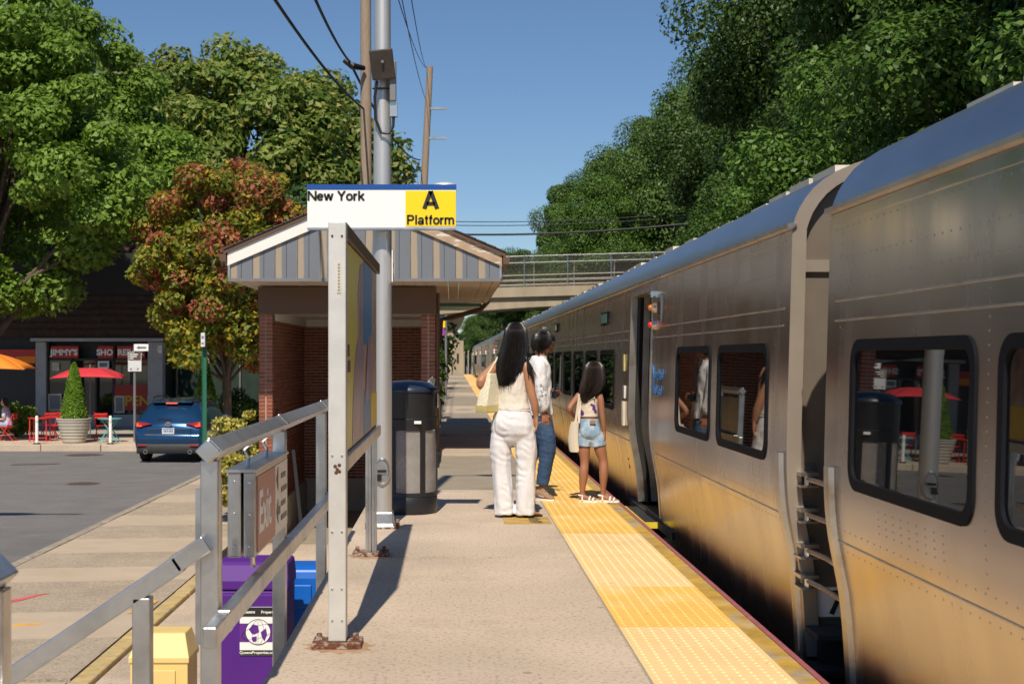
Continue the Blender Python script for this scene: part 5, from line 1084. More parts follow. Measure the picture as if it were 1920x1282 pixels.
for s in (-1, 1): limb(b, [(.02,s*.09,.50),(-.38,s*.10,.51),(-.45,s*.10,.30),(-.41,s*.10,.12)], [.105,.08,.07,.06])
remesh('trousers', b, .012, p4, 'light_trousers', 3, .008, .08)
hair(p4, [(1.31,-.09,0,.015,.015),(1.30,-.085,0,.06,.055),(1.26,-.075,0,.09,.08),(1.2,-.07,0,.09,.085),(1.13,-.055,0,.07,.075),(1.07,-.04,0,.045,.06)], (-125, 125), 120, 'hair_brown', 11, 1.06, rad=.007)
# ================================================================== PARKED CAR
cr = thing('parked_car', 'blue SUV parked with its rear to the camera in front of the shop', 'car', (-7.36, 35.4, -1.38), rz=R(-2))
def CS(y, zb, zt, wb, wm, wt, zm):   # cross section ring, 20 points, symmetric, local: x right, y forward (away), z up
    half = [(0, zb), (wb*.8, zb), (wb, zb+.06), (wm, zb+(zm-zb)*.55), (wm, zm), (wm*.985, zm+.05), (wm*.5+wt*.5, (zm+zt)*.5+.02), (wt, zt-.10), (wt*.82, zt-.02), (0, zt)]
    return [(x, y, z) for x, z in half] + [(-x, y, z) for x, z in half[::-1][1:-1]]
secs = [(0.0,.36,.78,.70,.80,.70,.70),(.03,.30,.98,.80,.875,.80,.86),(.10,.26,1.06,.86,.915,.82,.92),(.22,.24,1.22,.88,.92,.76,.98),(.42,.22,1.48,.88,.92,.68,1.0),(.62,.22,1.60,.88,.92,.64,1.01),(1.2,.22,1.655,.88,.92,.635,1.0),(2.2,.22,1.66,.88,.92,.635,.98),(2.75,.22,1.58,.88,.92,.63,.97),(3.35,.24,1.12,.88,.915,.70,.96),(3.9,.26,1.0,.87,.90,.74,.90),(4.35,.30,.86,.80,.84,.66,.76),(4.52,.40,.70,.62,.66,.5,.62)]
body = MB().rings([CS(*s) for s in secs]).build('body', 'car_blue', cr, local=True, smooth=True, ang=50)
# rear window, side glass
MB().rings([[(-.60,.165,1.075),(.60,.165,1.075),(.63,.18,1.12),(.535,.44,1.47),(.50,.46,1.49),(-.50,.46,1.49),(-.535,.44,1.47),(-.63,.18,1.12)], [(-.60,.20,1.075),(.60,.20,1.075),(.63,.22,1.12),(.535,.48,1.47),(.5,.5,1.49),(-.5,.5,1.49),(-.535,.48,1.47),(-.63,.22,1.12)]]).build('rear_window', 'car_glass', cr, local=True)
for s in (-1, 1):
    MB().prism([(s*.805,.62,1.09),(s*.80,3.0,1.07),(s*.70,2.55,1.46),(s*.69,.80,1.49)], (s*.03,0,.0)).build('side_window', 'car_glass', cr, local=True)
    MB().cbox((s*.98,2.55,1.07), (.20,.12,.15)).build('door_mirror', 'car_blue', cr, local=True, bevel=.04)
    for yy in (.82, 3.55):
        wh = MB().rings([[(s*x,yy+r*math.cos(a),.35+r*math.sin(a)) for a in [2*math.pi*k/24 for k in range(24)]] for x, r in ((.68,.33),(.70,.355),(.88,.355),(.905,.32),(.895,.25))]).build('wheel', 'tyre', cr, local=True, smooth=True)
        MB().rings([[(s*x,yy+r*math.cos(a),.35+r*math.sin(a)) for a in [2*math.pi*k/16 for k in range(16)]] for x, r in ((.88,.24),(.90,.23),(.885,.06))]).build('rim', 'chrome', wh, local=True)
    # tail lamps
    tl = MB().prism([(s*.86,.015,.93),(s*.84,.02,1.06),(s*.74,-.005,1.06),(s*.44,-.02,1.005),(s*.62,-.018,.965),(s*.76,-.012,.915)], (0,.12,0)).build('tail_lamp', 'car_tail', cr, local=True, bevel=.01)
    MB().prism([(s*.83,-.01,.945),(s*.82,-.008,1.03),(s*.785,-.016,1.03),(s*.785,-.018,.975),(s*.70,-.022,.975),(s*.70,-.022,.945)], (0,.02,0)).build('lamp_glow', 'car_tail_lit', tl, local=True)
    MB().cbox((s*.68,-.06,.455), (.24,.03,.04)).build('reflector', 'car_tail', cr, local=True, bevel=.008)
    MB().cyl((s*.58,-.09,.29), (s*.58,.05,.29), .055, .055, 16).build('exhaust', 'chrome', cr, local=True); MB().cyl((s*.58,-.092,.29), (s*.58,-.08,.29), .042, .042, 16).build('exhaust_bore', 'black', cr, local=True)
bp = MB().rings([[(-.88,.16,z),(-.80,-.02+d,z),(-.4,-.06+d,z),(.4,-.06+d,z),(.80,-.02+d,z),(.88,.16,z),(.8,.4,z),(-.8,.4,z)] for z, d in ((.24,.05),(.30,0),(.46,0),(.50,.02))]).build('rear_bumper', 'car_plastic', cr, local=True, smooth=True, ang=40)
MB().rings([[(-.87,.14,z),(-.79,-.01+d,z),(-.4,-.055+d,z),(.4,-.055+d,z),(.79,-.01+d,z),(.87,.14,z),(.8,.3,z),(-.8,.3,z)] for z, d in ((.502,.0),(.62,-.012),(.70,-.01),(.74,.02))]).build('bumper_upper', 'car_blue', cr, local=True, smooth=True, ang=40)
pr = MB().prism([(-.62,-.012,.74),(.62,-.012,.74),(.56,-.012,.90),(-.56,-.012,.90)], (0,.05,0)).build('tailgate_recess', 'car_blue', cr, local=True, bevel=.015)
MB().bar((-.60,-.03,.735), (.60,-.03,.735), .02, .018).build('trim_bar', 'chrome', cr, local=True)
pl = MB().cbox((0,-.03,.83), (.32,.02,.155)).build('licence_plate', 'plate', cr, local=True, bevel=.006)
MB().cbox((0,-.042,.885), (.28,.003,.022)).build('plate_band', 'blue_print', pl, local=True)
for q in (-.10,-.06,-.02,.03,.07,.11): MB().cbox((q,-.042,.825), (.024,.003,.06)).build('plate_mark', 'sign_blue', pl, local=True)
MB().rings([[(.085*math.cos(a),-.02+y,1.005+.06*math.sin(a)) for a in [2*math.pi*k/20 for k in range(20)]] for y in (0,.03)]).build('badge', 'chrome', cr, local=True); MB().tube([(-.06,-.028,1.03),(-.03,-.03,1.0),(0,-.03,.985),(.03,-.03,1.0),(.06,-.028,1.03)], .01, 5).build('badge_wing', 'car_blue', cr, local=True)
MB().rings([[(-.52,.36,1.545),(.52,.36,1.545),(.56,.62,1.60),(-.56,.62,1.60)],[(-.52,.36,1.575),(.52,.36,1.575),(.56,.62,1.635),(-.56,.62,1.635)]]).build('spoiler', 'car_blue', cr, local=True, bevel=.01)
MB().cbox((0,.37,1.535), (.30,.03,.03)).build('brake_lamp', 'car_tail_lit', cr, local=True); MB().bar((-.32,.15,1.13), (.05,.135,1.11), .03, .03).build('wiper', 'black', cr, local=True)
MB().prism([(-.02,1.0,1.66),(.02,1.0,1.66),(.0,1.2,1.72)], (0,.1,0)).build('antenna_fin', 'car_blue', cr, local=True)
for s in (-1, 1): MB().tube([(s*.58,.75,1.65),(s*.59,1.0,1.69),(s*.59,2.2,1.69),(s*.58,2.5,1.64)], .018, 6).build('roof_rail', 'black', cr, local=True)
# ================================================================== SHOPS
SY = 50.
def X(u, Y=SY): return (u-848)/2560*Y
def Z(v, Y=SY): return 1.38-(v-668)/2560*Y
bd = thing('shop_building', 'brown shingled shop building with dark shopfront and red repair signs', 'building', (-13, 52, -1.2))
MB().box(-32, X(306), SY+.5, SY+9, -1.5, 5.2).build('wall', 'shop_dark', bd)
ms = MB().prism([(-32, SY-.1, Z(632)), (-32, SY+1.3, 5.6), (-32, SY+6, 5.6), (-32, SY+6, Z(632))], (32+X(308), 0, 0)).build('mansard', 'shingle_brown', bd)
rg = random.Random(3)
for r in range(14):
    f = r/14; z = Z(632)+(5.6-Z(632))*f; y = SY-.1+1.4*f
    MB().prism([(-32, y-.035, z), (-32, y+.06, z+.26), (-32, y+.03, z+.26), (-32, y-.01, z+.01)], (32+X(308), 0, 0)).build('shingle_course', 'shingle_brown', ms)
MB().box(X(60), X(308), SY-.22, SY-.12, Z(640), Z(634)).build('cornice', 'shop_grey', bd)
for a, b_ in ((68, 88), (278, 306)): MB().box(X(a), X(b_), SY-.1, SY+.4, -1.196, Z(641)).build('pillar', 'shop_grey', bd, bevel=.02)
for a, b_ in ((89, 178), (212, 277)):
    MB().box(X(a), X(b_), SY+.0, SY+.2, -1.196, Z(777)).build('stall_riser', 'shop_grey', bd)
for a, b_ in ((89, 134), (135, 178), (212, 244), (245, 277)):
    f = MB().box(X(a)+.02, X(b_)-.02, SY+.10, SY+.14, Z(776), Z(676)).build('shop_window', 'shop_glass', bd); MB().box(X(a), X(a)+.05, SY+.05, SY+.16, Z(776), Z(645)).build('mullion', 'black', f)
MB().box(X(89), X(277), SY+.05, SY+.16, Z(676), Z(672)).build('transom', 'black', bd)
MB().box(X(180), X(211), SY+.25, SY+.30, -1.196, Z(690)).build('door', 'shop_glass', bd); MB().box(X(178), X(181), SY+.02, SY+.3, -1.196, Z(676)).build('door_post', 'black', bd); MB().box(X(210), X(213), SY+.02, SY+.3, -1.196, Z(676)).build('door_post', 'black', bd)
for a, b_, s, q in ((96, 147, "JIMMY'S", .30), (184, 212, 'SHO', .30), (220, 272, 'REPAIR', .30)):
    t = thing('shop_sign', {'J': "red JIMMY'S panel above the left shop window", 'S': 'red SHO panel above the shop door', 'R': 'red REPAIR panel half hidden behind street signs'}[s[0]], 'sign', (X(a), SY, Z(670)), group='red panels over the shop window')
    MB().box(X(a), X(b_), SY-.02, SY+.04, Z(671), Z(649)).build('panel', 'sign_red_shop', t)
    text('lettering', s, 'sign_white', t, FRONT((X(a)+X(b_))/2-.02, SY-.03, Z(665.5)), q, align='CENTER', bold=.012, extr=.004)
t = thing('open_banner', 'red OPEN banner with yellow letters in the right shop window', 'banner', (X(215), SY, Z(770))); MB().box(X(214), X(276), SY+.04, SY+.07, Z(769), Z(722)).build('cloth', 'banner_red', t); text('lettering', 'OPEN', 'banner_yellow', t, FRONT(X(246), SY+.035, Z(760)), .52, align='CENTER', bold=.012, extr=.003)
for a, b_, c, d, lab in ((97, 111, 695, 680, 'small tan paper notice in the left shop window'), (183, 204, 691, 677, 'framed black and white notice over the shop door'), (214, 233, 774, 742, 'grey poster low in the right shop window'), (90, 115, 770, 738, 'tan poster low in the left shop window')):
    t = thing('window_notice', lab, 'notice', (X(a), SY, Z(c))); MB().box(X(a), X(b_), SY+.02, SY+.05, Z(c), Z(d)).build('sheet', 'paper' if a != 183 else 'sign_white', t)
    MB().box(X(a)+.06, X(b_)-.06, SY+.01, SY+.02, Z(c)+.06, Z(d)-.06).build('print', 'grey_box' if a != 97 else 'paper', t)
t = thing('shop_banner', 'orange and red banner over the cafe front at far left', 'banner', (X(20), SY, Z(680))); MB().box(X(-30), X(67), SY-.0, SY+.05, Z(682), Z(655)).build('cloth', 'sign_red_shop', t); MB().box(X(30), X(66), SY-.02, SY-.001, Z(680), Z(668)).build('orange_patch', 'umbrella_orange', t)
fn = thing('screen_fence', 'dark green screened fence between shop and station shelter', 'fence', (-8, 52, -1.2))
MB().box(X(306), -2.9, 52, 52.1, -1.4, 2.6).build('screen', 'fence_green', fn)
for i in range(6): MB().cyl((X(312)+i*1.2, 51.9, -1.3), (X(312)+i*1.2, 51.9, 2.7), .04, .04, 8).build('post', 'pole_wood' if i in (0, 1) else 'grey_box', fn)
# ---- pavement furniture in front of the shop
def PY(v, z=-1.196): return (1.38-z)*2560/(v-668)
def planter(u, Y, lab, k=1.):
    x = X(u, Y); t = thing('planter', lab, 'planter', (x, Y, -1.196), group='round ribbed planters')
    prof = [(.30, 0), (.32, .02)]
    for q in range(7): z = .04+q*.095; r = .33+.15*q/6; prof += [(r+.012, z), (r+.025, z+.05), (r+.005, z+.085)]
    prof += [(.52, .70), (.52, .74), (.46, .74), (.45, .66)]
    MB().lathe((0, 0, 0), [(r*k, z*k) for r, z in prof], 30).build('pot', 'planter', t, smooth=True, local=True, ang=25); MB().cyl((0, 0, .6*k), (0, 0, .67*k), .45*k, .45*k, 20).build('soil', 'soil', t, local=True)
    return x
def leaves(name, pts, size, rs, par, mat, up=.3, outw=None, asp=.55):
    n = len(pts); rnd = np.random.RandomState(rs)
    d = rnd.normal(size=(n, 3)); d /= np.linalg.norm(d, axis=1)[:, None]
    nrm = rnd.normal(size=(n, 3)); nrm[:, 2] += up*2
    if outw is not None: nrm += outw
    nrm /= np.linalg.norm(nrm, axis=1)[:, None]
    d -= nrm*(d*nrm).sum(1)[:, None]; d /= np.linalg.norm(d, axis=1)[:, None]
    s = np.cross(nrm, d); sz = size*rnd.uniform(.6, 1.3, size=(n, 1))
    V = np.stack([pts-d*sz, pts+s*sz*asp-nrm*sz*.12, pts+d*sz, pts-s*sz*asp-nrm*sz*.12], 1).reshape(-1, 3)
    F = np.arange(n*4).reshape(n, 4)
    return link(name, npmesh(name, V, F), par, mat)
def topiary(x, Y, h, r, z0, lab, seed):
    t = thing('conifer', lab, 'conifer', (x, Y, z0)); rnd = np.random.RandomState(seed); n = 9000
    f = rnd.rand(n)**1.15; th = rnd.rand(n)*6.283; rad = r*np.minimum(1, (f+.03)*9)**.5*(1-f)**.62*(1+.10*np.sin(th*5+f*14))*rnd.uniform(.80, 1.03, n)
    P = np.stack([rad*np.cos(th), rad*np.sin(th), f*h], 1); o = np.stack([np.cos(th), np.sin(th), .3+0*th], 1)*1.3
    leaves('crown', P, .05, seed, t, 'leaf_thuja', .4, o, .4); MB().tube([(0,0,0),(0,0,h*.5),(0,0,h*.9)], [.05,.03,.01], 8).build('trunk', 'bark', t, local=True)
    MB().lathe((0,0,0), [(r*.4, .05), (r*.62, .2), (r*.60, h*.35), (r*.4, h*.62), (r*.08, h*.85)], 14).build('inner_foliage', 'leaf_thuja', t, local=True)
x = planter(139, 40.75, 'large ribbed stone planter holding a cone shaped conifer in front of the shop'); topiary(x, 40.75, 1.75, .38, -.56, 'cone shaped bright green conifer in the large planter by the red umbrella', 1)
x = planter(385, 43.2, 'ribbed stone planter behind the right side of the blue car', .9); topiary(x, 43.2, 1.9, .42, -.62, 'cone shaped green conifer behind the green street post', 2)
for u, lab in ((69, 'white flexible bollard beside the red table'), (207, 'white flexible bollard beside the teal table')):
    Y = 40.05; x = X(u, Y); t = thing('bollard', lab, 'bollard', (x, Y, -1.19), group='white bollards on the kerb')
    MB().lathe((x, Y, -1.19), [(.05, .03), (.045, .05), (.045, .80), (.03, .83)], 14).build('post', 'white_paint', t, smooth=True); MB().lathe((x, Y, -1.19), [(.11, 0), (.10, .03), (.06, .04)], 14).build('base', 'rubber', t); MB().lathe((x, Y, -1.19), [(.047, .62), (.047, .70)], 14).build('band', 'plate', t)
def umbrella(x, Y, w_, ztop, zrim, mat, lab, printed=False):
    t = thing('parasol', lab, 'parasol', (x, Y, -1.196), group='cafe parasols'); c = []
    for k in range(4): a = R(45+90*k+8); c.append(Vector((x+w_*.707*math.cos(a), Y+w_*.707*math.sin(a), zrim)))
    ap = Vector((x, Y, ztop)); cn = MB()
    for k in range(4):
        a, b_ = c[k], c[(k+1) % 4]; m = (a+b_)/2+Vector((0, 0, .05)); n = 6
        rows = []
        for i in range(n+1):
            f = i/n; row = []
            for j in range(7):
                g = j/6; e = a.lerp(b_, g); p = ap.lerp(e, f); p.z += .10*math.sin(f*math.pi)-.0+.05*f*math.sin(g*math.pi); row.append(p)
            rows.append(row)
        cn.rings(rows, cap=False, close=False); 
    cno = cn.build('canopy', mat, t, smooth=True)
    cno.modifiers.new('thick', 'SOLIDIFY').thickness = .01
    MB().cyl((x, Y, -1.19), (x, Y, ztop+.12), .022, .022, 10).build('pole', 'grey_box', t); MB().cyl((x, Y, -1.19), (x, Y, -1.08), .24, .22, 16).build('base', 'black', t)
    for k in range(4): MB().bar((x, Y, ztop-.05), c[k]+Vector((0,0,-.01)), .02, .02).build('rib', 'grey_box', t)
    if printed:
        for dx, dz, r in ((-.1, -.10, .28), (.28, -.15, .22), (-.42, -.17, .16), (.55, -.2, .10)):
            f = .35; MB().prism([(x+dx+r*math.cos(a)*(1+.3*math.sin(3*a)), Y-w_*.5*(.30+.5*abs(dx)/w_)-.05+(-.0), ztop+dz+.10+r*.34*math.sin(a)) for a in [2*math.pi*k/14 for k in range(14)]], (0, -.02, 0)) if False else None
umbrella(X(169, 43), 43, 2.15, Z(690, 43), Z(708, 43), 'umbrella_red', 'open red parasol behind the cone shaped conifer')
umbrella(X(-28, 41.5), 41.5, 2.7, Z(660, 41.5), Z(692, 41.5), 'umbrella_orange', 'open orange parasol cut off by the left picture edge')
def table(x, Y, mat, lab, cross=False):
    t = thing('cafe_table', lab, 'table', (x, Y, -1.196), group='folding cafe tables'); h = .72
    MB().cyl((0,0,h-.025), (0,0,h), .36, .36, 24).build('top', mat, t, local=True)
    for s in (-1, 1):
        if cross: MB().bar((-.28,s*.2,0), (.2,s*.2,h-.03), .03, .03).build('leg', mat, t, local=True); MB().bar((.28,s*.2,0), (-.2,s*.2,h-.03), .03, .03).build('leg', mat, t, local=True)
        else: MB().bar((s*.25,-.2,0), (s*.25,-.2,h-.03), .03, .03).build('leg', mat, t, local=True); MB().bar((s*.25,.2,0), (s*.25,.2,h-.03), .03, .03).build('leg', mat, t, local=True)
    MB().bar((-.26,-.2,.12), (.26,-.2,.12), .025, .025).build('stretcher', mat, t, local=True)
def chair(x, Y, rz, mat, lab):
    t = thing('folding_chair', lab, 'chair', (x, Y, -1.196), rz, 'red folding chairs')
    for j in range(4): MB().box(-.19, .19, -.19+j*.10, -.11+j*.10, .435, .45).build('seat_slat', mat, t, local=True)
    for z in (.70, .80): MB().box(-.19, .19, -.235, -.215, z-.035, z+.035).build('back_slat', mat, t, local=True)
    for s in (-1, 1): MB().bar((s*.20,.20,0), (s*.20,-.225,.84), .022, .022).build('leg', mat, t, local=True); MB().bar((s*.18,-.24,0), (s*.18,.16,.43), .022, .022).build('leg', mat, t, local=True)
table(X(75, 41.4), 41.4, 'furniture_red', 'red cafe table beside the left bollard'); table(X(206, 41.0), 41.0, 'furniture_teal', 'teal folding table behind the right bollard', True)
chair(X(12, 41.6)+.05, 41.6, R(90), 'furniture_red', 'red folding chair under the seated person'); chair(X(192, 42.2), 42.2, R(0), 'furniture_red', 'red folding chair behind the teal table'); chair(X(112, 42.3), 42.3, R(160), 'furniture_red', 'red folding chair half hidden behind the large planter'); chair(X(92, 42.6), 42.6, R(30), 'furniture_red', 'red folding chair behind the red table')
# ---- street signs
Y = 41.3; x = X(252.5, Y); t = thing('street_sign', 'brown and white parking sign on grey post in front of the shop', 'sign', (x, Y, -1.196))
MB().cyl((x, Y, -1.19), (x, Y, Z(648, Y)), .04, .04, 10).build('post', 'grey_box', t); MB().box(X(241, Y), X(266, Y), Y-.07, Y-.05, Z(696, Y), Z(660, Y)).build('plate', 'plate', t); MB().box(X(242, Y), X(265, Y), Y-.08, Y-.071, Z(675, Y), Z(661, Y)).build('brown_field', 'brown_paint', t)
for j, w_ in enumerate((.26, .22, .12)): MB().box(X(244, Y), X(244, Y)+w_, Y-.086, Y-.081, Z(665+j*4, Y), Z(663.3+j*4, Y)).build('print_line', 'sign_white', t)
for u in (245, 258): MB().box(X(u, Y), X(u+3, Y), Y-.078, Y-.071, Z(693, Y), Z(690, Y)).build('print_mark', 'sign_red', t)
x2 = X(268, Y); t2 = thing('street_sign', 'small white one way style sign above the brown parking sign', 'sign', (x2, Y-.1, Z(657, Y))); MB().box(X(253, Y), X(280, Y), Y-.13, Y-.11, Z(658, Y), Z(645, Y)).build('plate', 'sign_white', t2, bevel=.004); MB().prism([(X(258, Y), Y-.14, Z(651.5, Y)), (X(263, Y), Y-.14, Z(648, Y)), (X(263, Y), Y-.14, Z(650, Y)), (X(276, Y), Y-.14, Z(650, Y)), (X(276, Y), Y-.14, Z(653, Y)), (X(263, Y), Y-.14, Z(653, Y)), (X(263, Y), Y-.14, Z(655, Y))], (0, .01, 0)).build('arrow', 'grey_box', t2)
Y = 29.8; x = X(383.5, Y); t = thing('street_post', 'green channel street post with edge-on white sign beside the blue car', 'sign post', (x, Y, -1.3))
MB().box(x-.05, x+.05, Y-.005, Y+.005, -1.3, Z(640, Y)).box(x-.05, x-.04, Y-.035, Y-.005, -1.3, Z(640, Y)).box(x+.04, x+.05, Y-.035, Y-.005, -1.3, Z(640, Y)).build('channel', 'post_green', t)
MB().box(x-.045, x+.04, Y-.20, Y-.04, Z(650, Y), Z(624, Y)).build('plate', 'plate', t); MB().box(x-.03, x+.02, Y-.205, Y-.20, Z(645, Y), Z(642, Y)).box(x-.03, x+.02, Y-.205, Y-.20, Z(635, Y), Z(630, Y)).build('print', 'grey_box', t)
# ---- street lamp out of frame that shades the road
t = thing('street_lamp', 'tall street lamp with long arm over the road, out of frame', 'street lamp', (-9.7, 13.6, -1.38))
MB().lathe((-9.7, 13.6, -1.38), [(.12, 0), (.11, 3), (.07, 12.2)], 12).build('shaft', 'alu', t, smooth=True); MB().tube([(-9.7, 13.6, 10.7), (-9.0, 13.6, 11.0), (-7.6, 13.6, 11.05)], .05, 8).build('arm', 'alu', t); MB().ell((-8.9, 13.6, 11.05), (.55, .2, .12)).build('lamp_head', 'alu', t, smooth=True)
# ================================================================== OVERHEAD POLES AND WIRES
def pole(x0, y0, x1, z1, r0, r1, lab):
    t = thing('utility_pole', lab, 'utility pole', (x0, y0, -1.5), group='wooden utility poles'); MB().tube([(x0, y0, -1.5), ((x0+x1)/2, y0, z1/2-.75), (x1, y0, z1)], [r0, (r0+r1)/2, r1], 14).build('shaft', 'pole_wood', t, smooth=True); return t
u1 = pole(-1.72, 27.5, -1.75, 11.5, .125, .105, 'thick wooden utility pole rising behind the platform sign')
u2 = pole(-1.75, 60, -.98, 14.1, .20, .14, 'leaning wooden utility pole far down the platform')
for z in (12.2, 10.9): MB().box(-1.1, -.25, 59.9, 60.05, z, z+.10).build('crossarm', 'alu', u2); 
MB().tube([(-1.3, 59.8, 7.2), (-1.15, 59.75, 8.0), (-1.25, 59.8, 8.8)], .03, 5).build('cable_guard', 'sign_red', u2)
def wire(lab, a, b_, sag, r=.012):
    a, b_ = Vector(a), Vector(b_); pts = []
    for k in range(17): f = k/16; p = a.lerp(b_, f); p.z -= sag*4*f*(1-f); pts.append(p)
    t = single('overhead_wire', MB().tube(pts, r, 5), 'wire', lab, 'wire', 'overhead wires'); return t
wire('thick black overhead wire running from top left to the thick utility pole', (X(470,14), 14, Z(-70,14)), (-1.78, 27.4, Z(206,27.5)), .15, .022)
wire('twisted black cable hanging from top edge to the pole bracket', (X(570,16), 16, Z(-50,16)), (X(655,27), 27, Z(115,27)), .1, .022)
wire('black cable continuing from bracket past the thick pole', (X(655,27), 27, Z(115,27)), (-1.4, 60, Z(300,60)), .5, .028)
wire('cable sagging between the two utility poles', (-1.75, 27.5, Z(250,27.5)), (-1.45, 60, Z(304,60)), .9, .028)
for k, (ua, va, vb) in enumerate(((735, -40, 128), (765, -40, 128), (742, -60, 190))):
    wire(['thin wire slanting down to the leaning pole top, left of three', 'thin wire slanting down to the leaning pole top, right of three', 'thin wire reaching the leaning pole below its top'][k], (X(ua,22), 22, Z(va,22)), (X(800,60), 60, Z(vb,60)), .3, .010)
for k, (v0, v1, Y) in enumerate(((414, 405, 70), (421, 412, 70), (438, 425, 62))):
    wire(['upper thin wire crossing the sky above the bridge', 'second thin wire crossing the sky above the bridge', 'thick wire crossing the sky above the bridge'][k], (X(790,Y), Y, Z(v0,Y)), (X(1330,Y), Y, Z(v1-10,Y)), .25, .022 if k < 2 else .05)
wb = thing('cable_bracket', 'dark cable splice case hanging left of the thick utility pole', 'cable bracket', (X(660,27), 27, Z(120,27))); MB().tube([(X(645,27), 27, Z(113,27)), (X(660,27), 27, Z(124,27)), (X(682,27.3), 27.3, Z(128,27.3))], [.05,.07,.05], 8).build('case', 'black', wb)
# far platform lamp and far platform sign
t = thing('lamp_pole', 'second platform lamp showing just above the platform sign', 'lamp post', (X(788,31), 31, 0)); xx = X(788,31)
MB().lathe((xx, 31, 0), [(.09, 0), (.075, 3), (.06, 5.35)], 16).build('shaft', 'pole_metal', t, smooth=True); MB().tube([(xx, 31, 5.2), (xx+.35, 31, 5.24)], .03, 8).build('arm', 'alu_white', t); MB().ell((xx+.55, 31, 5.26), (.26, .14, .075)).build('lamp_head', 'alu_white', t, smooth=True)
t = thing('platform_sign', 'distant yellow A platform sign beyond the shelter wall', 'sign', (X(827,44), 44, 0)); a, b_ = X(816,44), X(835,44)
MB().box(a, b_, 44, 44.06, Z(614,44), Z(594,44)).build('panel', 'sign_yellow', t); MB().box(a, b_, 43.99, 44.065, Z(600,44)+.02, Z(594,44)).build('blue_band', 'sign_blue', t); MB().box(a, b_-.03, 44, 44.05, Z(629,44), Z(615,44)).build('lower_panel', 'far_purple', t); text('letter', 'A', 'sign_ink', t, FRONT(X(825,44), 43.985, Z(608,44)), .17, align='CENTER', bold=.005); MB().cyl((b_+.02, 44.1, 0), (b_+.02, 44.1, Z(590,44)), .04).build('post', 'grey_box', t)
t = thing('trackside_bin', 'small dark box beside the platform railing past the shelter', 'box', (X(826,34), 34, 0)); MB().box(X(822,34), X(831,34), 34, 34.2, .0, .55).build('body', 'grey_box', t, bevel=.01); MB().box(X(821,34), X(832,34), 33.98, 34.22, .55, .6).build('lid', 'black', t)
# ================================================================== TREES AND SHRUBS
def crown_points(rnd, clumps, n, cr):
    k = len(clumps); idx = rnd.randint(0, k, n); C = clumps[idx]
    d = rnd.normal(size=(n, 3)); d /= np.linalg.norm(d, axis=1)[:, None]; r = cr[idx]*rnd.uniform(.35, 1.0, n)**.6
    off = d*r[:, None]; off[:, 2] *= .72
    return C+off, d
def make_tree(name, label, loc, H, rx, cz0, seed, nc, nl, leaf, mat, crs=(.9, 1.6), group=None, trunk_r=.22, extra=None, ry=None, top=.0, lean=0, gaps=.0, shape=1.):
    """trunk from ground, limbs to clumps, crown of leaf-sized faces between cz0 and H"""
    rnd = np.random.RandomState(seed); t = thing(name, label, 'tree', loc, group=group); ry = ry or rx
    cz = (H+cz0)/2; rz2 = (H-cz0)/2
    u = rnd.normal(size=(nc, 3)); u /= np.linalg.norm(u, axis=1)[:, None]; rr = rnd.uniform(.25, 1, nc)**.45
    cl = u*rr[:, None]*np.array([rx, ry, rz2])*.86
    sc_ = 1-.25*np.clip(cl[:, 2]/rz2, 0, 1)*shape; cl[:, 0] *= sc_; cl[:, 1] *= sc_
    cl[:, 2] += cz; cl[:, 0] += lean*(cl[:, 2]/H)
    cr = rnd.uniform(*crs, nc)
    P, d = crown_points(rnd, cl, nl, cr)
    c = leaves('crown', P, leaf, seed+1, t, mat, .5, d*1.7)
    if extra:
        m2, frac, zb = extra; k = int(nl*frac); sel = rnd.rand(nc) < .32+.28*(cl[:, 2]-cz0)/(H-cz0); P2, d2 = crown_points(rnd, cl[sel]+rnd.normal(size=(sel.sum(), 3))*.12, k, cr[sel]*.95)
        leaves('seed_pods', P2, leaf*.8, seed+2, t, m2, .2, d2*.9, .7)
    mb = MB(); fork = max(.8, cz0*.75)
    mb.tube([(0,0,-.2), (.05*lean,0,fork*.5), (lean*.2,0,fork), (lean*.5,.0,cz), (lean*.9,0,H*.88)], [trunk_r*1.25, trunk_r, trunk_r*.9, trunk_r*.5, .03], 10)
    for i in range(min(nc, 34)):
        e = Vector(cl[i]); z0 = fork+(e.z-fork)*rnd.uniform(.1, .5); s0 = Vector((lean*z0/H*.8, 0, z0)); m = s0.lerp(e, .5)+Vector((rnd.uniform(-.3,.3), rnd.uniform(-.3,.3), .25))
        mb.tube([s0, m, e], [trunk_r*.38, trunk_r*.2, .015], 6)
    mb.build('trunk', 'bark', t, local=True, smooth=True); return t
# big pale oak on the left
make_tree('oak_tree', 'tall bright green oak at the left picture edge above the shop', (-15.3, 44.5, -1.2), 16.0, 6.5, 2.9, 11, 120, 85000, .12, 'leaf_oak', (.75, 1.4), trunk_r=.3, ry=3.6)
make_tree('oak_tree', 'bright green oak with sky showing through at the far upper left', (-17.2, 58, -1.2), 19.5, 5.6, 7, 12, 50, 26000, .15, 'leaf_oak', (.8, 1.4), trunk_r=.35)
make_tree('oak_tree', 'bright green oak filling the gap behind the shop roof', (-13.4, 57.5, -1.2), 14.0, 4.6, 3.2, 13, 80, 42000, .13, 'leaf_oak', (.8, 1.4), trunk_r=.3)
# goldenrain tree with red pods
make_tree('goldenrain_tree', 'small tree with orange red seed pods and yellow leaves beside the shelter', (-7.2, 43.6, -1.2), 9.4, 3.6, 1.5, 21, 130, 30000, .10, 'leaf_rain', (.45, .85), trunk_r=.17, extra=('pod_red', .5, 1.5), shape=.7)
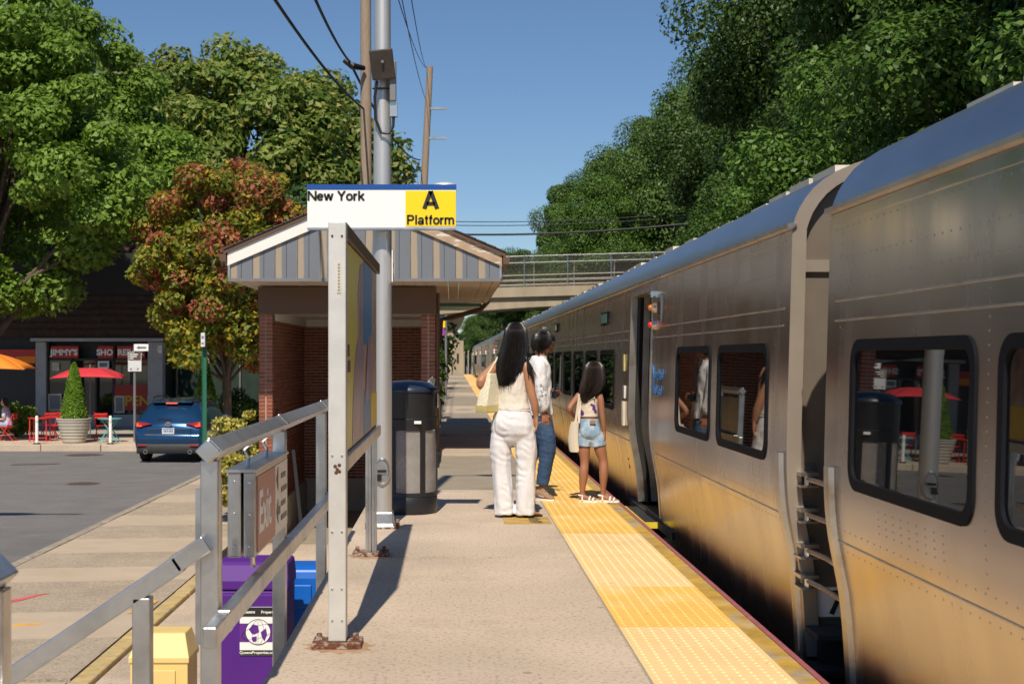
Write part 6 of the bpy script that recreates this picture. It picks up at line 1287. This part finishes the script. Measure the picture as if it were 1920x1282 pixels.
# dark trees behind
make_tree('background_tree', 'large dark green tree with sunlit yellowish tips behind the leaning pod tree', (-11.3, 74, -1.2), 20.5, 6.2, 6, 31, 80, 40000, .21, 'leaf_dark', (1., 2.0), 'dark trees behind the shelter', .4)
make_tree('background_tree', 'large dark green tree just left of the thick utility pole', (-7.0, 76, -1.2), 19.2, 5.0, 5, 32, 70, 36000, .21, 'leaf_dark', (1., 1.9), 'dark trees behind the shelter', .4)
make_tree('background_tree', 'dark green tree far left between oak and pod tree', (-16.8, 78, -1.2), 22.0, 6.0, 5, 33, 60, 26000, .23, 'leaf_dark', (1.1, 2.0), 'dark trees behind the shelter', .4)
make_tree('feathery_tree', 'feathery blue green tree between the dark tree and platform sign', (-7.0, 60, -1.2), 11.0, 3.6, 3, 41, 60, 22000, .13, 'leaf_blue', (.7, 1.3), 'feathery trees behind the pod tree', .22)
make_tree('feathery_tree', 'feathery blue green tree behind the top of the pod tree', (-11, 62, -1.2), 11.6, 3.8, 2, 42, 60, 20000, .14, 'leaf_blue', (.7, 1.3), 'feathery trees behind the pod tree', .22)
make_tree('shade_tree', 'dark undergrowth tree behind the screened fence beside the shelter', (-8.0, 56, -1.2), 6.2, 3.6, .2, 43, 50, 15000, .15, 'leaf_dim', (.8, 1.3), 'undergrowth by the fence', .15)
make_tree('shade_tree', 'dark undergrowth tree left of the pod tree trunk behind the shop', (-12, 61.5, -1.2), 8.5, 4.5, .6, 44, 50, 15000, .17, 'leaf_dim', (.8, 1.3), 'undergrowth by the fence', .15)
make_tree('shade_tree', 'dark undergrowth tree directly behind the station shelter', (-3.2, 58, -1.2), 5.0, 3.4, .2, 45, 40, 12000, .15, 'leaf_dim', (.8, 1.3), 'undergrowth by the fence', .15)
make_tree('shade_tree', 'dark undergrowth tree rising behind the cafe at far left', (-20.5, 60.5, -1.2), 10.5, 5.5, .6, 46, 50, 18000, .17, 'leaf_oak', (.8, 1.4), 'undergrowth by the fence', .15)
# hillside wood behind the train: one tree per kind, then copies
def hz(x): return -1.4+5.5*(1-math.exp(-math.sqrt(max(0, (x-7.2)/.55))*.35))
hA = make_tree('hill_tree', 'dark leafy tree', (0, 0, 0), 13.5, 5.0, 1.5, 51, 78, 130000, .085, 'leaf_hill', (.8, 1.9), 'trees on the hillside behind the train', .28)
hB = make_tree('hill_tree', 'light leafy tree', (0, 0, 0), 12.5, 4.6, 1.0, 52, 66, 100000, .085, 'leaf_hill_light', (.8, 1.7), 'trees on the hillside behind the train', .25)
hC = make_tree('hill_tree', 'low leafy tree', (0, 0, 0), 7.5, 3.4, .3, 53, 48, 60000, .072, 'leaf_hill_light', (.6, 1.3), 'trees on the hillside behind the train', .16)
ordn = ['first', 'second', 'third', 'fourth', 'fifth', 'sixth', 'seventh', 'eighth', 'ninth', 'tenth', 'eleventh', 'twelfth', 'thirteenth', 'fourteenth']
rg = random.Random(77)
rows = [(11.6, 14), (12.4, 20), (12.6, 26.5), (13.0, 33), (13.0, 40), (13.6, 48), (14.2, 57), (15.8, 68), (17.8, 80), (20.2, 95)]
for i, (x, y) in enumerate(rows):
    src = hB if i in (2, 6, 8) else hA; s = rg.uniform(.82, 1.18)
    dup(src, (x, y, hz(x)-.3), rg.uniform(0, 6.28), f'{ordn[i]} tall tree from the camera in the hillside row behind the train', (s, s, s*rg.uniform(.95, 1.2)))
low = [(9.4, 16.5), (9.6, 23), (9.5, 30), (9.6, 37), (10.4, 45), (12.0, 54), (13.6, 64), (15.6, 77), (17.6, 90)]
for i, (x, y) in enumerate(low):
    s = rg.uniform(.85, 1.05); dup(hC, (x, y, hz(x)-.3), rg.uniform(0, 6.28), f'{ordn[i]} low bushy tree from the camera at the foot of the hillside', (s, s, s))
back = [(20, 18), (20, 30), (20, 44), (21, 60), (24, 80)]
for i, (x, y) in enumerate(back):
    dup(hA, (x, y, hz(x)), rg.uniform(0, 6.28), f'{ordn[i]} tree from the camera in the upper back row of the hillside', (1.15, 1.15, 1.25))
beyond = [(10.2, 128, .9, .9), (13.0, 120, 1.1, 1.3), (17.5, 126, 1.35, 1.75), (23, 120, 1.6, 2.15), (15, 140, 1.4, 1.6), (28, 128, 1.5, 2.0), (8.5, 150, 1.0, 1.05)]
for i, (x, y, s, sz) in enumerate(beyond):
    dup(hB if i in (1, 5) else hA, (x, y, min(hz(x), 3)-.5), rg.uniform(0, 6.28), f'{ordn[i]} tree counted along the wood just behind the bridge fence', (s, s, sz))
for i, (x, y, s) in enumerate(((6.0, 175, .8), (3.6, 185, .7), (12, 180, 1.0), (-8, 150, .8), (-12, 130, .9))):
    dup(hA, (x, y, -1.5), i*1.3, f'{ordn[i]} far tree seen through or beside the bridge opening', s)
def wipe(o):
    for c in list(o.children): wipe(c)
    bpy.data.objects.remove(o)
for o in (hA, hB, hC): wipe(o)
# foreground shrub by the shelter, bush past the shelter
def bush(name, label, loc, r, h, seed, n, leaf, mat, stems=True):
    rnd = np.random.RandomState(seed); t = thing(name, label, 'shrub', loc)
    u = rnd.normal(size=(60, 3)); u /= np.linalg.norm(u, axis=1)[:, None]; cl = u*(rnd.uniform(.3, 1, 60)**.5)[:, None]*np.array([r, r, h*.5])*.85; cl[:, 2] += h*.52
    P, d = crown_points(rnd, cl, n, rnd.uniform(.12, .26, 60)*r*1.3); k = P[:, 2] > .05; leaves('foliage', P[k], leaf, seed, t, mat, .4, d[k]*.8, .5)
    mb = MB()
    for i in range(14): e = cl[i]; mb.tube([(e[0]*.1, e[1]*.1, 0), (e[0]*.5, e[1]*.5, e[2]*.5), tuple(e)], [.02, .014, .004], 5)
    mb.build('stems', 'bark', t, local=True); return t
bush('variegated_shrub', 'yellow green variegated shrub beside the left brick pillar', (-3.42, 22.2, -1.34), .62, 1.95, 61, 11000, .045, 'leaf_variegated')
bush('green_shrub', 'small green bush just past the right wall of the shelter', (X(824, 30), 30, 0), .16, 1.9, 62, 2500, .04, 'leaf_hill_light')
bush('green_shrub', 'low green bush in front of the cafe at far left', (X(30, 44), 44, -1.2), .8, 1.1, 63, 4000, .06, 'leaf_oak')
bush('green_shrub', 'dark green bush beside the trunk of the pod tree', (X(450, 45), 45, -1.2), .9, 1.5, 64, 4000, .07, 'leaf_hill_light')
